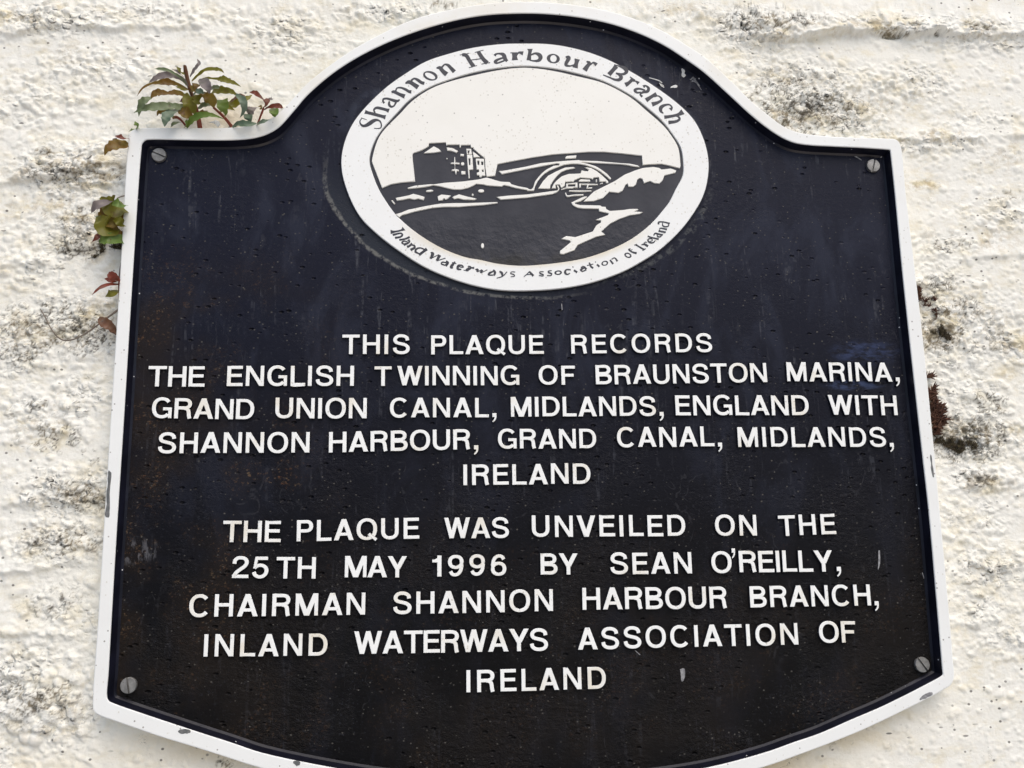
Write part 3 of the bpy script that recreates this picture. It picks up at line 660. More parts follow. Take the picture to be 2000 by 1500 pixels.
def glyph(c):
    v, h = SV, SH
    if c == 'I': return .205, [rect(0, 0, v, 1)], S_, S_
    if c == 'H': w = .84; return w, [rect(0, 0, v, 1), rect(w-v, 0, w, 1), rect(.1, .52-h/2, w-.1, .52+h/2)], S_, S_
    if c == 'T': w = .86; return w, [rect(0, 1-h, w, 1), rect(w/2-v/2, 0, w/2+v/2, .95)], D_, D_
    if c == 'E': w = .755; return w, [rect(0, 0, v, 1), rect(.1, 1-h, w-.02, 1), rect(.1, 0, w, h), rect(.1, .525-h/2, w-.06, .525+h/2)], S_, .62
    if c == 'F': w = .72; return w, [rect(0, 0, v, 1), rect(.1, 1-h, w, 1), rect(.1, .50-h/2, w-.08, .50+h/2)], S_, .5
    if c == 'L': w = .70; return w, [rect(0, 0, v, 1), rect(.1, 0, w, h)], S_, .5
    if c == 'N': w = .86; d = v*1.14; return w, [rect(0, 0, v*.93, 1), rect(w-v*.93, 0, w, 1), para(w-d, 0, d)], S_, S_
    if c == 'M': w = 1.03; d = .235; return w, [rect(0, 0, v*.9, 1), rect(w-v*.9, 0, w, 1), para(w/2-d/2, 0, d), para(w/2-d/2, w-d, d)], S_, S_
    if c == 'A': w = .94; d = .222; return w, [para(0, w/2-d/2, d), para(w-d, w/2-d/2, d), rect(.22, .215, w-.22, .215+h*.92)], D_, D_
    if c == 'V': w = .90; d = .225; return w, [para(w/2-d/2, 0, d), para(w/2-d/2, w-d, d)], D_, D_
    if c == 'W': w = 1.27; d = .205; return w, [para(.26, 0, d), para(.26, w/2-d/2, d), para(w-.26-d, w/2-d/2, d), para(w-.26-d, w-d, d)], D_, D_
    if c == 'Y': w = .92; d = .235; return w, [para(w/2-v/2-.01, 0, d, .38, 1), para(w/2-v/2-.02, w-d, d, .38, 1), rect(w/2-v/2, 0, w/2+v/2, .42)], D_, D_
    if c == 'U':
        w = .84; a = v/2; return w, [pen([(a, 1), (a, .7)] + arc(w/2, .37, w/2-a, .37-h/2+.012, 180, 360) + [(w-a, .7), (w-a, 1)])], S_, S_
    if c == 'O': return .98, ringp(.98, -.016, 1.016), I_, I_
    if c == 'Q': return .98, ringp(.98, -.016, 1.016) + [[(.53, .22), (.63, .33), (1.0, .04), (.90, -.075)]], I_, .62
    if c == 'C': w = .94; return w, [pen(arc(w/2+.005, .5, w/2-v/2, .516-h/2, 40, 322, 34))], I_, .6
    if c == 'G':
        w = .95; return w, [pen(arc(w/2+.005, .5, w/2-v/2, .516-h/2, 38, 318, 34)), rect(.53, .375, w, .375+h*.95), rect(w-.165, .0, w, .45)], I_, .9
    if c == 'S':
        return .865, [pen([(.745, .69), (.715, .82), (.60, .905), (.43, .935), (.25, .90), (.145, .80), (.125, .70), (.185, .60), (.33, .545), (.50, .505), (.67, .44), (.765, .32), (.745, .185), (.63, .092), (.43, .065), (.245, .10), (.135, .195), (.105, .325)], SV*.98, SH, True)], I_, I_
    if c == 'D': w = .87; return w, [rect(0, 0, v, 1), pen([(.05, 1-h/2), (.36, 1-h/2)] + arc(.38, .5, w-.38-v/2, .5-h/2, 90, -90) + [(.36, h/2), (.05, h/2)])], S_, I_
    if c == 'P': w = .77; return w, [rect(0, 0, v, 1), pen([(.05, 1-h/2), (.42, 1-h/2)] + arc(.44, .705, w-.44-v/2, .295-h/2, 90, -90) + [(.42, .41+h/2), (.05, .41+h/2)])], S_, .5
    if c == 'R':
        w = .84; return w, [rect(0, 0, v, 1), pen([(.05, 1-h/2), (.42, 1-h/2)] + arc(.46, .72, w-.02-.46-v/2, .28-h/2, 90, -90) + [(.42, .44+h/2), (.05, .44+h/2)]),
                            pen([(.44, .50), (.56, .485), (.655, .40), (.685, .28), (.70, .14), (.735, 0)], SV*.98, SH, True)], S_, .75
    if c == 'B':
        w = .82; return w, [rect(0, 0, v, 1), pen([(.05, 1-h/2), (.40, 1-h/2)] + arc(.42, .735, w-.05-.42-v/2, .265-h/2, 90, -90) + [(.40, .47+h/2), (.05, .47+h/2)]),
                            pen([(.05, .555-h/2), (.42, .555-h/2)] + arc(.44, .2775, w-.44-v/2, .2775-h/2, 90, -90) + [(.42, h/2), (.05, h/2)])], S_, I_
    if c == '1': return .45, [rect(.245, 0, .45, 1), [(0, .67), (.30, .67), (.30, 1), (.285, 1), (.235, .875), (.14, .815), (0, .80)]], .6, S_
    if c == '2': return .78, [pen([(.105, .655), (.125, .80), (.235, .91), (.40, .935), (.57, .895), (.665, .78), (.655, .655), (.56, .53), (.40, .41), (.24, .29), (.14, .16), (.115, .05)], SV*.98, SH, True), rect(.012, 0, .77, h)], I_, .7
    if c == '5': return .79, [rect(.15, 1-h, .73, 1), [(.055, .45), (.22, .45), (.285, .95), (.135, .95)], pen([(.12, .47), (.22, .56), (.38, .60), (.56, .555), (.665, .44), (.675, .30), (.60, .155), (.44, .068), (.27, .085), (.145, .17), (.10, .29)], SV*.98, SH, True)], I_, I_
    if c == '9': return .78, ringp(.76, .345, 1.016) + [pen([(.66, .66), (.655, .45), (.60, .24), (.48, .105), (.33, .068), (.20, .115), (.125, .235)], SV*.96, SH, True)], I_, I_
    if c == '6':
        w, p, a, b = glyph('9'); return w, [[(.76-x, 1-y) for x, y in q][::1] for q in p], a, b
    if c in ',\'':
        dy = 0 if c == ',' else .88
        return .21, [[(x, y+dy) for x, y in [(0, .20), (.21, .20), (.215, .02), (.19, -.10), (.12, -.20), (.02, -.27), (-.005, -.21), (.06, -.15), (.105, -.06), (.11, 0), (0, 0)]]], .8, .8

# words: text, left px, right px (ink, without a trailing comma), baseline y left / right, cap top y left / right
TEXT = [
 [("THIS",668,800.5,692,691.5,653.7,653.5),("PLAQUE",842,1062.5,692.5,691,655,654),("RECORDS",1116,1392,690.5,687,653.5,650.5)],
 [("THE",288,399,755,755,715,715),("ENGLISH",442.5,691,754,753.5,714.5,714),("T|WINNING",731,1014.5,753.5,752,715,714.5),("OF",1052.5,1124,751.5,751,714,714),("BRAUNSTON",1164,1499,751,746.5,713,709),("MARINA,",1538,1744,745,745,708,707.5)],
 [("GRAND",295,495.5,816,819.5,777,779),("UNION",537,716,817,817,777,777),("CANAL,",761,955,815.5,815,777,777),("MIDLANDS,",998,1282,814,812,776,773),("ENGLAND",1320,1581,811,811,772,772),("WITH",1619.5,1754,810.5,810.5,772,772)],
 [("SHANNON",307,604,885,884,844,844),("HARBOUR,",642,919,884,877.5,843,838.5),("GRAND",972.5,1165,876.5,875.5,838,837.5),("CANAL,",1205.5,1396,873.5,872,834,833.5),("MIDLANDS,",1442,1732,873,872.5,834.5,834)],
 [("IRELAND",905,1154,948,944.5,907.5,904.5)],
 [("THE",434,548,1058.5,1059,1016,1018),("PLAQUE",579,819,1057.5,1052,1016,1011),("WAS",867.5,994.5,1052,1050,1012,1009.5),("UNVEILED",1039,1339.5,1049,1047,1008,1005),("ON",1397.5,1479,1046,1046,1005.5,1005.5),("THE",1522,1634,1047,1043.5,1006.5,1004)],
 [("25|TH",452,616,1129.5,1130,1087.5,1087.5),("MAY",673,794.5,1128,1127.5,1086,1086),("1996",844,990,1126,1124,1084.5,1083.5),("BY",1056,1129,1122,1122,1080.5,1080.5),("SEAN",1192,1352,1122,1120,1079.5,1078.5),("O'REILLY,",1390.5,1628,1119,1116,1077,1074.5)],
 [("CHAIRMAN",368,713,1205,1201,1161,1158),("SHANNON",767,1080.5,1199.5,1194,1156,1151),("HARBOUR",1138,1421,1191,1188,1148,1145.5),("BRANCH,",1466,1702,1187,1183,1145.5,1142)],
 [("INLAND",397,639,1282.5,1281,1239,1237.5),("WATERWAYS",691,1071,1278,1271,1234,1227),("ASSOCIATION",1129,1560,1269,1259,1226,1217),("OF",1601,1673,1255,1255,1213.5,1213)],
 [("IRELAND",911,1184,1352.5,1345,1308.5,1302.5)],
]
def set_word(txt, x0, x1, b0, b1, t0, t1, parent):
    o = np.array(P(x0, b0, H_LET)); e = np.array(P(x1, b1, H_LET)); d = e-o; L = np.linalg.norm(d); d /= L; n = np.array([-d[1], d[0]])
    n = n*.5 + np.array([0, 1])*.5; n /= np.linalg.norm(n)
    cap = .5*(np.linalg.norm(np.array(P(x0, t0, H_LET))-o) + np.linalg.norm(np.array(P(x1, t1, H_LET))-e))
    chars = []; extra = []
    for ch in txt:
        if ch == '|': extra[-1] += 1.2; continue
        chars.append(ch); extra.append(0.0)
    trail = chars[-1] == ','
    core = chars[:-1] if trail else chars
    G = [glyph(c) for c in chars]
    ink = sum(.36 if c == "'" else g[0] for g, c in zip(G, core))*cap
    gaps = []
    for i in range(len(core)-1):
        g = .5*(G[i][3]+G[i+1][2]) + extra[i]
        if core[i] == "'" or core[i+1] == "'": g = 0
        gaps.append(g)
    tot = sum(gaps); rem = L-ink
    if tot > 0 and rem < tot*.05*cap: sc_x = (L-tot*.05*cap)/ink; u = .05*cap
    else: sc_x = 1.0; u = rem/tot if tot else 0
    pos = 0; polys = []
    rr = random.Random(txt + str(x0))
    for i, c in enumerate(chars):
        w, ps, a, b = G[i]
        if c == ',': pos = L + .17*cap
        jy = rr.uniform(-.012, .012)*cap; jr = rr.uniform(-.006, .006)
        cx = pos + (.03*cap if c == "'" else 0); gs = .8 if c == "'" else 1
        for p in ps:
            polys.append(([tuple(o + d*(cx + x*cap*sc_x - (y-.5)*cap*jr) + n*(y*cap + jy)) for x, y in ([(u_*gs, v_+.05) for u_, v_ in p] if c == "'" else p)], 1))
        if c == "'": pos += .36*cap
        elif i < len(gaps): pos += w*cap*sc_x + gaps[i]*u
        else: pos += w*cap*sc_x
    return raised('word', polys, H_FIELD-.0003, H_LET, [M_LET, M_NAVY], parent, .00025, .0003, side_mat=1)
for row in TEXT:
    line = empty('text_line', (0, 0, 0)); line.parent = plaque
    for wd in row: set_word(*wd, line)
# ------------------------------------------------------------------ oval emblem.  Traced per enlarged detail: (origin x, y, scale)
FR = dict(A=(640,60,5.263), C=(640,300,5.263), B=(1000,60,5), D=(1000,300,5), U=(690,120,10), V=(880,80,6.667), W=(1160,110,10), X=(740,430,10), Y=(920,490,6.667), Z=(1200,410,12.5), M=(1030,300,11.111), K=(800,270,12.5), O=(0,0,1))
def fr(f, pts):
    ox, oy, s = FR[f]; return [(ox + q[0]/s, oy + q[1]/s) + ((q[2]/s,) if len(q) > 2 else ()) for q in pts]
def pl(pts, h=H_EMB1): return [P(x, y, h) for x, y in pts]
RING_OUT = [(667,325),(671,285),(688,243),(715,208),(755,170),(793,143),(832,120),(880,104),(925,93),(980,86),(1020,85),(1070,86),(1120,94),(1172,110),(1220,133),(1270,163),(1315,195),(1345,222),(1361,243),(1377,280),(1384,318),(1381,355),(1372,385),(1357,412),(1331,447),(1290,486),(1250,512),(1216,530),(1160,550),(1100,562),(1030,567),(980,566),(940,560),(890,546),(830,521),(785,493),(740,459),(703,422),(678,372)]
RING_IN = [(721.3,315),(724,295),(733,272),(746,252),(775,220),(800,194),(840,169),(889,151),(922,141.5),(970,132.5),(1025,128),(1082,133),(1135,144.5),(1180,158),(1235,187),(1265,210),(1295,237),(1313,260),(1330,288),(1335,318),(1334,342),(1320,370),(1308,394),(1295,411),(1272,437),(1236,465),(1200,484),(1145,503.5),(1100,512),(1055,517),(1017,519),(972,515),(940,508),(910,502.5),(875,490),(840,472),(805,448),(783,429),(771,417),(741,372),(727,338)]
ro = crom(RING_OUT, 5); ri = crom(RING_IN, 5)
emblem = raised('emblem', [([P(x, y, H_EMB0) for x, y in [(1025.5+(x-1025.5)*1.004, 326+(y-326)*1.004) for x, y in ro]], 1)], H_FIELD-.0004, H_EMB0, M_EMB, plaque, .0002, .0006)
raised('emblem_ring', [(pl(ro), 1), (pl(ri), 0)], H_EMB0-.0003, H_EMB1, M_RING, emblem, .00025, .0003)

sky_edge = []
for i, (x, y) in enumerate(ri):
    a = np.array(ri[i-1]); b = np.array(ri[(i+1) % len(ri)]); t = (b-a)/np.linalg.norm(b-a); n = np.array([-t[1], t[0]])
    w = 5.2 + 1.0*math.sin(i*.35) ; sky_edge.append((x+n[0]*w, y+n[1]*w))
st_ = next(i for i, q in enumerate(ri) if q[0] > 1000 and q[1] > 326)                        # right end of the sky
en_ = next(i for i in range(len(ri)-1, 0, -1) if ri[i][1] < 366 and ri[i][0] < 800)       # left end, walked the other way
arc_l = sky_edge[en_:] + sky_edge[:st_]
skyline = (fr('D', [(1640,140),(1560,118),(1460,97),(1330,102),(1278,108),(1270,18),(1100,-2),(900,-20),(750,-20),(640,-12),(400,5),(200,35),(0,72)]) + fr('C', [(1745,105),(1720,225),(1640,232)])
    + fr('K', [(1880,915),(1850,700),(1840,490),(1810,460),(1560,250),(1560,220),(1500,215),(1490,155),(1255,160),(1245,215),(1225,215),(1220,150),(930,150),(900,170),(885,95),(470,115),(465,185),(380,240),(250,305),(100,350),(65,390),(75,550),(100,750),(130,1050),(0,1055)]) + fr('C', [(750,295),(650,312),(560,350)]))
def star(cx, cy, up_, dn, lf, rg, k=13):
    return [(cx-4, cy-up_), (cx+6, cy-up_), (cx+k, cy-k), (cx+rg, cy-8), (cx+rg, cy+22), (cx+k, cy+14), (cx+8, cy+dn), (cx-2, cy+dn), (cx-k, cy+14), (cx-lf, cy+14), (cx-lf, cy-8), (cx-k, cy-k)]
w_ = []   # painter's order: (points px, 1 = white, 0 = black)
def Wt(f, *pp): 
    for p in pp: w_.append((fr(f, p), 1))
def Bk(f, *pp):
    for p in pp: w_.append((fr(f, p), 0))
w_.append((arc_l + skyline, 1))
Wt('K', [(350,358),(590,195),(700,250),(770,318),(600,345)], [(908,222),(1050,240),(1180,310),(1140,345),(1020,300),(920,292)], [(1245,380),(1325,385),(1320,425),(1242,422)],
   star(1100,605,150,70,95,115), star(1128,775,20,95,98,68,22), [(1096,660),(1108,660),(1112,760),(1100,760)], ell(1295,620,40,36), [(1262,800),(1358,800),(1360,870),(1268,875)],
   [(1385,255),(1500,258),(1520,390),(1400,380)], [(1400,400),(1530,410),(1548,755),(1452,765),(1468,965),(1442,965)], [(1545,320),(1715,450),(1565,460)],
   [(1615,495),(1812,500),(1845,910),(1760,905),(1755,940),(1710,940),(1700,895),(1645,890),(1640,840),(1700,820),(1695,760),(1640,755)], ell(910,490,14,12), ell(1535,1372,18,18))
Bk('K', [(1412,290),(1468,290),(1460,340),(1440,385),(1418,360)], [(1435,485),(1488,488),(1485,660),(1450,650)], [(1650,540),(1705,545),(1705,655),(1660,640)], [(1742,565),(1805,568),(1800,655),(1748,650)], [(1765,755),(1810,765),(1808,825),(1765,815)])
Wt('C', [(822,350),(900,328),(1060,314),(1088,316),(1200,300),(1400,285),(1550,265),(1635,245),(1700,265),(1780,288),(1870,292),(1890,315),(1960,335)] + [(2052,352),(2058,372),(1930,350),(1860,330),(1810,320),(1790,335),(1640,325),(1600,314),(1525,308),(1490,330),(1440,350),(1370,366),(1300,366),(1220,350),(1150,332),(1086,322),(1000,340),(900,352),(830,358)],
   ell(1048,381,37,9,-5), ell(1578,381,30,15), [(700,455),(830,430),(880,412),(930,425),(995,445),(985,474),(930,460),(890,470),(840,458),(780,470),(712,480)],
   [(1130,440),(1170,420),(1265,430),(1240,455),(1215,470),(1195,455),(1180,475),(1140,480)], [(1283,445),(1350,418),(1430,440),(1530,462),(1510,472),(1400,470),(1340,455),(1300,464)], [(655,482),(666,478),(692,510),(682,516)], ell(1490,420,9,9), ell(1592,945,14,25),
   [(700,622),(760,605),(830,575),(900,562),(1000,540),(1150,515),(1300,508),(1450,508),(1600,502),(1745,498),(1745,507),(1600,526),(1450,536),(1350,545),(1200,545),(1080,555),(900,592),(820,615),(765,628),(738,650),(722,640)])
Wt('M', [(830,75),(860,50),(1065,35),(1055,90),(830,105)])
w_.append((fr('C', [(1760,178),(1795,178)]) + fr('M', [(0,275),(300,205),(600,175),(900,150),(1120,138),(1150,150),(1500,160),(2000,203)]) + fr('D', [(1150,98),(1230,115),(1245,128),(1190,122),(1130,108)])
   + fr('M', [(2000,223),(1600,203),(1190,178),(1160,186),(1300,218),(1480,270),(1600,340),(1720,430),(1815,530),(1800,560),(1780,540),(1650,430),(1530,345),(1400,285),(1250,240),(1100,215),(950,215),(800,235),(700,272),(600,310),(480,360),(370,430),(290,510),(220,600),(170,700),(140,800),(0,797),(0,745),(40,770),(90,775),(130,730),(170,600),(240,510),(310,430),(400,355),(500,300),(570,262),(690,255),(705,215),(640,205),(400,250),(200,290),(0,328)])
   + fr('C', [(1790,208)]), 1))
Wt('M', [(240,750),(340,600),(450,480),(600,400),(750,330),(830,300),(1000,290),(1035,310),(850,345),(740,390),(650,470),(570,570),(500,680),(490,755)],
   [(535,745),(570,660),(650,570),(750,490),(900,440),(1160,430),(1180,360),(1250,380),(1320,380),(1340,345),(1250,295),(1380,310),(1500,375),(1620,470),(1700,545),(1755,600),(1755,635),(1710,630),(1710,600),(1570,600),(1555,505),(1430,515),(1425,560),(1400,540),(1380,530),(1150,515),(1020,570),(1005,600),(820,605),(810,690),(740,740),(700,665),(605,670),(620,745)],
   [(1115,590),(1160,555),(1360,565),(1365,600),(1140,602)], [(1490,560),(1510,555),(1510,610),(1490,610)], [(845,650),(1085,625),(1090,732),(845,727)],
   [(1130,648),(1530,658),(1530,674),(1330,677),(1310,738),(1410,725),(1400,752),(1288,750),(1298,675),(1162,668),(1162,727),(1130,727)])
Bk('M', [(880,660),(1045,655),(1045,710),(880,715)])
for s in ([(740,775,14),(850,742,20),(1000,737,16)], [(910,805,20),(1150,810,26),(1390,805,16)], [(830,845,18),(860,915,26),(1000,900,24),(1215,890,24)], [(655,690,24),(682,770,20),(620,830,24)], [(1580,650,14),(1640,635,16)]):
    w_.append((brush(fr('M', s)), 1))
w_.append((fr('C', [(1740,445),(1850,432)]) + fr('M', [(0,885),(300,845),(640,800),(690,775),(640,835),(550,870),(400,895),(200,920),(0,950)]) + fr('C', [(1780,470)]), 1))
Wt('D', [(700,465),(800,370),(900,320),(1000,270),(1100,205),(1200,165),(1280,140),(1380,130),(1440,140),(1460,155),(1550,145),(1605,165),(1595,185),(1490,210),(1470,260),(1440,290),(1390,285),(1350,265),(1290,285),(1275,245),(1250,235),(1225,250),(1210,300),(1185,320),(1140,320),(1130,290),(1110,300),(1080,360),(1040,380),(950,370),(890,430),(800,460)])
w_.append((fr('M', [(1295,925),(1290,945),(1150,1030),(1030,1060),(1040,1090),(1150,1115),(1580,1125),(1620,1150),(1700,1155),(1710,1200),(1780,1240)]) + fr('D', [(960,560),(1090,550),(1150,540),(1220,540),(1235,545),(1190,565),(1275,570),(1250,585),(1150,600),(1050,635),(960,680),(870,760),(910,790),(820,810),(730,850),(640,890),(610,940),(500,980),(470,975),(470,950),(580,860),(560,845),(485,830),(530,805),(620,815),(790,760),(825,700),(870,670),(870,650),(820,645),(940,600),(945,580)])
   + fr('M', [(1560,1245),(1550,1190),(1200,1185),(1080,1165),(985,1110),(955,1060),(1100,990),(1220,935)]), 1))
raised('canal_scene', [(pl(p), v) for p, v in w_], H_EMB0-.0003, H_EMB1, M_SCENE, emblem, .00015, .0002)

# hand-cut lettering on the ring: pen strokes (x, y, width) in the enlarged details; E = ring letter o
INK1 = [
 ('U', [(150,1100,14),(205,1118,14),(262,1136,12)], [(165,1115,14),(130,1160,22),(142,1220,32),(190,1256,50),(250,1248,62),(320,1208,78),(390,1160,72),(450,1142,52),(508,1155,34),(540,1200,28),(548,1260,26),(530,1298,24),(480,1308,18),(405,1305,16)],
  [(228,982,86),(262,992,62),(420,1032,62),(590,1078,66),(630,1088,92)], [(425,1005,30),(403,945,36),(450,905,50),(560,920,56),(650,945,58),(698,962,86)],
  [(605,812,44),(580,775,36),(590,735,40),(650,722,40),(740,745,50),(820,768,58),(870,768,46),(908,742,26)], [(705,775,30),(700,840,50),(740,882,44),(790,868,30),(835,795,40)],
  [(745,600,34),(790,590,60),(900,640,62),(1005,682,84)], [(830,572,30),(850,522,28),(920,510,34),(1010,540,50),(1090,585,56),(1135,592,72)],
  [(1018,425,28),(1090,398,72),(1170,440,76),(1265,505,90)], [(1130,372,40),(1190,332,34),(1260,360,56),(1330,410,60),(1388,428,62)],
  [(1625,128,26),(1690,122,70),(1750,190,80),(1825,252,96)], [(1730,112,40),(1790,57,30),(1850,72,56),(1910,130,66),(1975,200,80)]),
 ('V', [(150,178,36),(200,185,50),(250,260,48),(300,330,54)], [(120,182,9),(245,158,9)], [(240,347,9),(345,318,9)], [(360,138,48),(400,200,50),(440,250,50),(480,285,54)], [(315,148,9),(428,118,9)], [(400,300,9),(515,280,9)], [(260,248,11),(410,228,11)],
  [(575,190,38),(592,170,24),(640,163,24),(690,180,50),(710,230,52),(740,262,30)], [(692,215,20),(620,240,28),(580,270,40),(600,286,25),(660,270,20),(700,255,20)],
  [(840,150,85),(835,200,62),(838,248,82)], [(860,180,20),(890,150,24),(945,160,52)], [(780,153,11),(870,153,12)],
  [(1035,102,72),(1035,130,48),(1025,200,50),(1020,250,62)], [(1050,180,20),(1100,160,24),(1155,180,50),(1172,215,55),(1150,250,40),(1090,258,20),(1030,248,16)],
  [(1498,205,16),(1540,215,50),(1510,280,44),(1502,310,38),(1550,325,20),(1605,312,18)], [(1650,235,72),(1640,280,50),(1622,347,72)],
  [(1770,265,16),(1810,285,42),(1780,330,52),(1745,380,68)], [(1820,310,18),(1860,280,22),(1902,310,48)]),
 ('W', [(440,190,92),(380,260,76),(295,355,86)], [(395,160,16),(560,210,30)], [(180,360,18),(330,420,30)], [(500,192,26),(600,230,70),(640,290,72),(580,345,46),(430,325,20)], [(430,330,18),(500,360,50),(535,410,72),(490,455,60),(400,450,40),(310,412,22)],
  [(760,440,60),(680,520,66),(615,555,90)], [(705,400,18),(800,470,32)], [(760,480,25),(820,485,26),(875,525,68)],
  [(965,592,66),(1010,572,32),(1068,622,56),(1050,680,60),(960,700,50),(905,740,32),(945,788,48)], [(1000,660,30),(870,630,42),(800,660,56),(840,705,42),(920,700,30)],
  [(1222,730,72),(1120,790,66),(1018,858,90)], [(1180,790,22),(1260,772,26),(1325,840,46),(1270,890,52),(1135,938,90)],
  [(1490,1040,78),(1525,1000,36),(1480,945,30),(1390,950,46),(1310,1000,76),(1310,1070,56),(1358,1112,20)],
  [(1740,1080,115),(1660,1130,62),(1500,1170,56),(1375,1188,70)], [(1560,1160,22),(1640,1170,36),(1675,1220,46),(1620,1265,52),(1455,1292,70)]),
]
INK1_O = [('U', (1505,278,145,90,14), (1500,280,108,50,26)), ('V', (1338,228,86,62,8), (1340,228,42,46,0))]
INK2 = [
 ('X', [(490,162,95),(455,188,44),(300,225,42),(228,230,84)], [(270,288,44),(430,255,32),(458,285,38),(430,320,38),(315,345,44)], [(602,325,44),(530,360,36),(398,385,38)],
  [(572,380,52),(600,420,32),(560,450,38),(485,478,52)], [(560,420,22),(480,410,30),(450,440,32),(500,470,30)], [(652,455,54),(600,500,42),(550,522,54)], [(610,480,22),(690,495,38),(700,530,42),(618,582,54)],
  [(938,560,64),(860,620,48),(783,678,54)], [(890,570,28),(800,540,28),(725,570,42),(720,620,42),(780,650,28)],
  [(1010,630,18),(1050,650,62),(1010,752,42)], [(1010,752,18),(1170,670,16)], [(1190,680,62),(1130,792,48)], [(1130,795,18),(1300,740,18)],
  [(1310,800,42),(1350,830,42),(1300,892,54)], [(1320,830,22),(1240,820,28),(1220,850,28),(1290,880,28)], [(1490,810,22),(1440,870,52),(1410,920,52),(1452,932,18)], [(1430,825,18),(1512,850,18)],
  [(1550,908,18),(1652,915,24),(1620,878,24)], [(1625,876,24),(1552,888,44),(1540,950,46),(1612,962,20)], [(1740,900,22),(1790,920,52),(1705,982,54)], [(1770,930,16),(1862,930,44)], [(1655,975,14),(1750,992,14)]),
 ('Y', [(55,240,12),(85,245,32),(80,272,26)], [(80,274,10),(142,245,10)], [(145,245,34),(125,287,24)], [(125,289,10),(212,245,10)], [(290,245,18),(312,280,32),(300,320,22)], [(290,265,16),(240,290,28),(225,310,18),(290,315,16)],
  [(370,265,18),(400,285,32),(410,325,22)], [(470,270,12),(410,330,14),(335,355,10)], [(575,275,12),(530,272,10),(515,292,14),(560,310,16),(565,330,12),(515,335,10)],
  [(688,335,10),(730,300,11),(765,266,12)], [(760,268,22),(812,325,30)], [(715,310,10),(790,305,10)], [(945,270,12),(895,275,14),(900,292,18),(940,310,18),(935,325,14),(885,318,12)], [(1050,255,12),(1005,265,14),(1010,280,18),(1050,298,18),(1040,320,14),(990,318,12)],
  [(1300,245,18),(1240,245,18),(1225,280,30),(1250,305,18),(1290,290,12)], [(1340,250,26),(1382,280,28)], [(1320,205,12),(1334,213,12)], [(1430,215,18),(1470,205,22),(1502,240,28)], [(1480,220,14),(1430,245,28),(1450,265,18),(1502,245,18)],
  [(1540,150,18),(1560,200,26),(1592,225,22)], [(1510,190,12),(1592,170,12)], [(1640,175,24),(1672,205,26)], [(1615,140,12),(1627,148,12)], [(1810,118,22),(1852,170,24)], [(1830,110,14),(1870,90,16),(1908,135,26)]),
 ('Z', [(400,950,22),(352,960,38),(420,1020,38),(545,1056,54)], [(370,1010,16),(440,960,16)], [(520,850,38),(620,905,40),(720,965,44)], [(488,860,24),(556,835,24)], [(688,990,28),(767,940,28)], [(650,850,16),(740,840,52),(822,887,54)], [(720,810,22),(770,780,22),(792,800,22)],
  [(830,780,16),(932,738,22),(905,700,24)], [(910,700,24),(835,708,32),(820,750,38),(880,800,42),(960,790,32),(1002,740,18)], [(813,640,38),(900,670,36),(1084,712,48)], [(960,620,32),(1000,570,38),(1080,590,46),(1184,610,42)], [(1040,590,18),(1060,650,36),(1130,650,32),(1152,610,22)],
  [(1078,510,42),(1255,546,46)], [(1110,500,18),(1110,450,26),(1180,450,38),(1284,476,46)], [(1080,352,42),(1080,300,38),(1180,290,32),(1354,330,42)], [(1180,310,18),(1180,380,32),(1250,410,32),(1322,390,32),(1322,330,22)]),
]
INK2_O = [('Y', (1135,283,50,30,-5), (1135,283,26,15,-5)), ('Y', (1742,160,46,32,-15), (1742,160,26,19,-15)), ('Z', (332,1105,92,62,20), (332,1105,52,32,20))]
for ink, os_ in ((INK1, INK1_O), (INK2, INK2_O)):
    sh_ = [[(pl(fr(f, ell(*a)), H_EMB1+.0002), 1), (pl(fr(f, ell(*b)), H_EMB1+.0002), 0)] for f, a, b in os_]
    sh_ += [[(pl([q[:2] for q in brush(fr(f, s))], H_EMB1+.0002), 1)] for f, *ss in ink for s in ss]
    V_, F_ = [], []
    for k_, ps in enumerate(sh_):                 # crossing strokes lie a few microns apart, as brushed paint does
        v, f2 = raised('', ps, H_EMB1-.0002, H_EMB1+.00012+.000003*(k_ % 40), None, None, .00006, raw=True)
        b_ = len(V_); V_ += v; F_ += [[i+b_ for i in q] for q in f2]
    link_mesh('inscription', V_, F_, M_INK, emblem)

# chips, splashes and scuffs on the plaque's paint (thin films of paint or bare metal)
def film(name, polys, h, mat, t=.00012):
    return raised(name, [([P(x, y, h) for x, y in p], 1) for p in polys], h-.0002, h+t, mat, plaque, .00003)
def rag(pts, j=1.2, seed=3):
    r = random.Random(seed); return [(x + r.uniform(-j, j), y + r.uniform(-j, j)) for x, y in crom(pts, 3)]
film('paint_chip', [rag([(348,1428),(356,1424),(372,1427),(371,1431),(362,1433),(352,1432)], .8)], H_RIM, M_CHIP)
film('paint_chip', [rag([(574,1486),(584,1486),(586,1493),(580,1496),(574,1492)], .8, 5)], H_RIM, M_CHIP)
film('paint_chip', [rag([(213,918),(217,924),(216,950),(215,975),(215,1000),(213,1010),(206,1010),(208,985),(209,960),(211,935)], .9, 8)], H_RIM-.0002, M_CHIP, .0003)
film('paint_chip', [rag([(1796,1366),(1806,1356),(1819,1352),(1822,1355),(1812,1362),(1800,1367)], .8, 9)], H_RIM, M_SCUFF)
film('paint_chip', [rag([(1817,888),(1819,890),(1822,915),(1824,932),(1821,930),(1818,905)], .7, 10)], H_RIM, M_CHIP)
film('paint_splash', [rag(fr('W', [(1735,230),(1775,280),(1770,340),(1790,380),(1770,410),(1735,405),(1705,370),(1720,320),(1705,270)]), .5, 11)], H_FIELD, M_SPLASH, .0004)
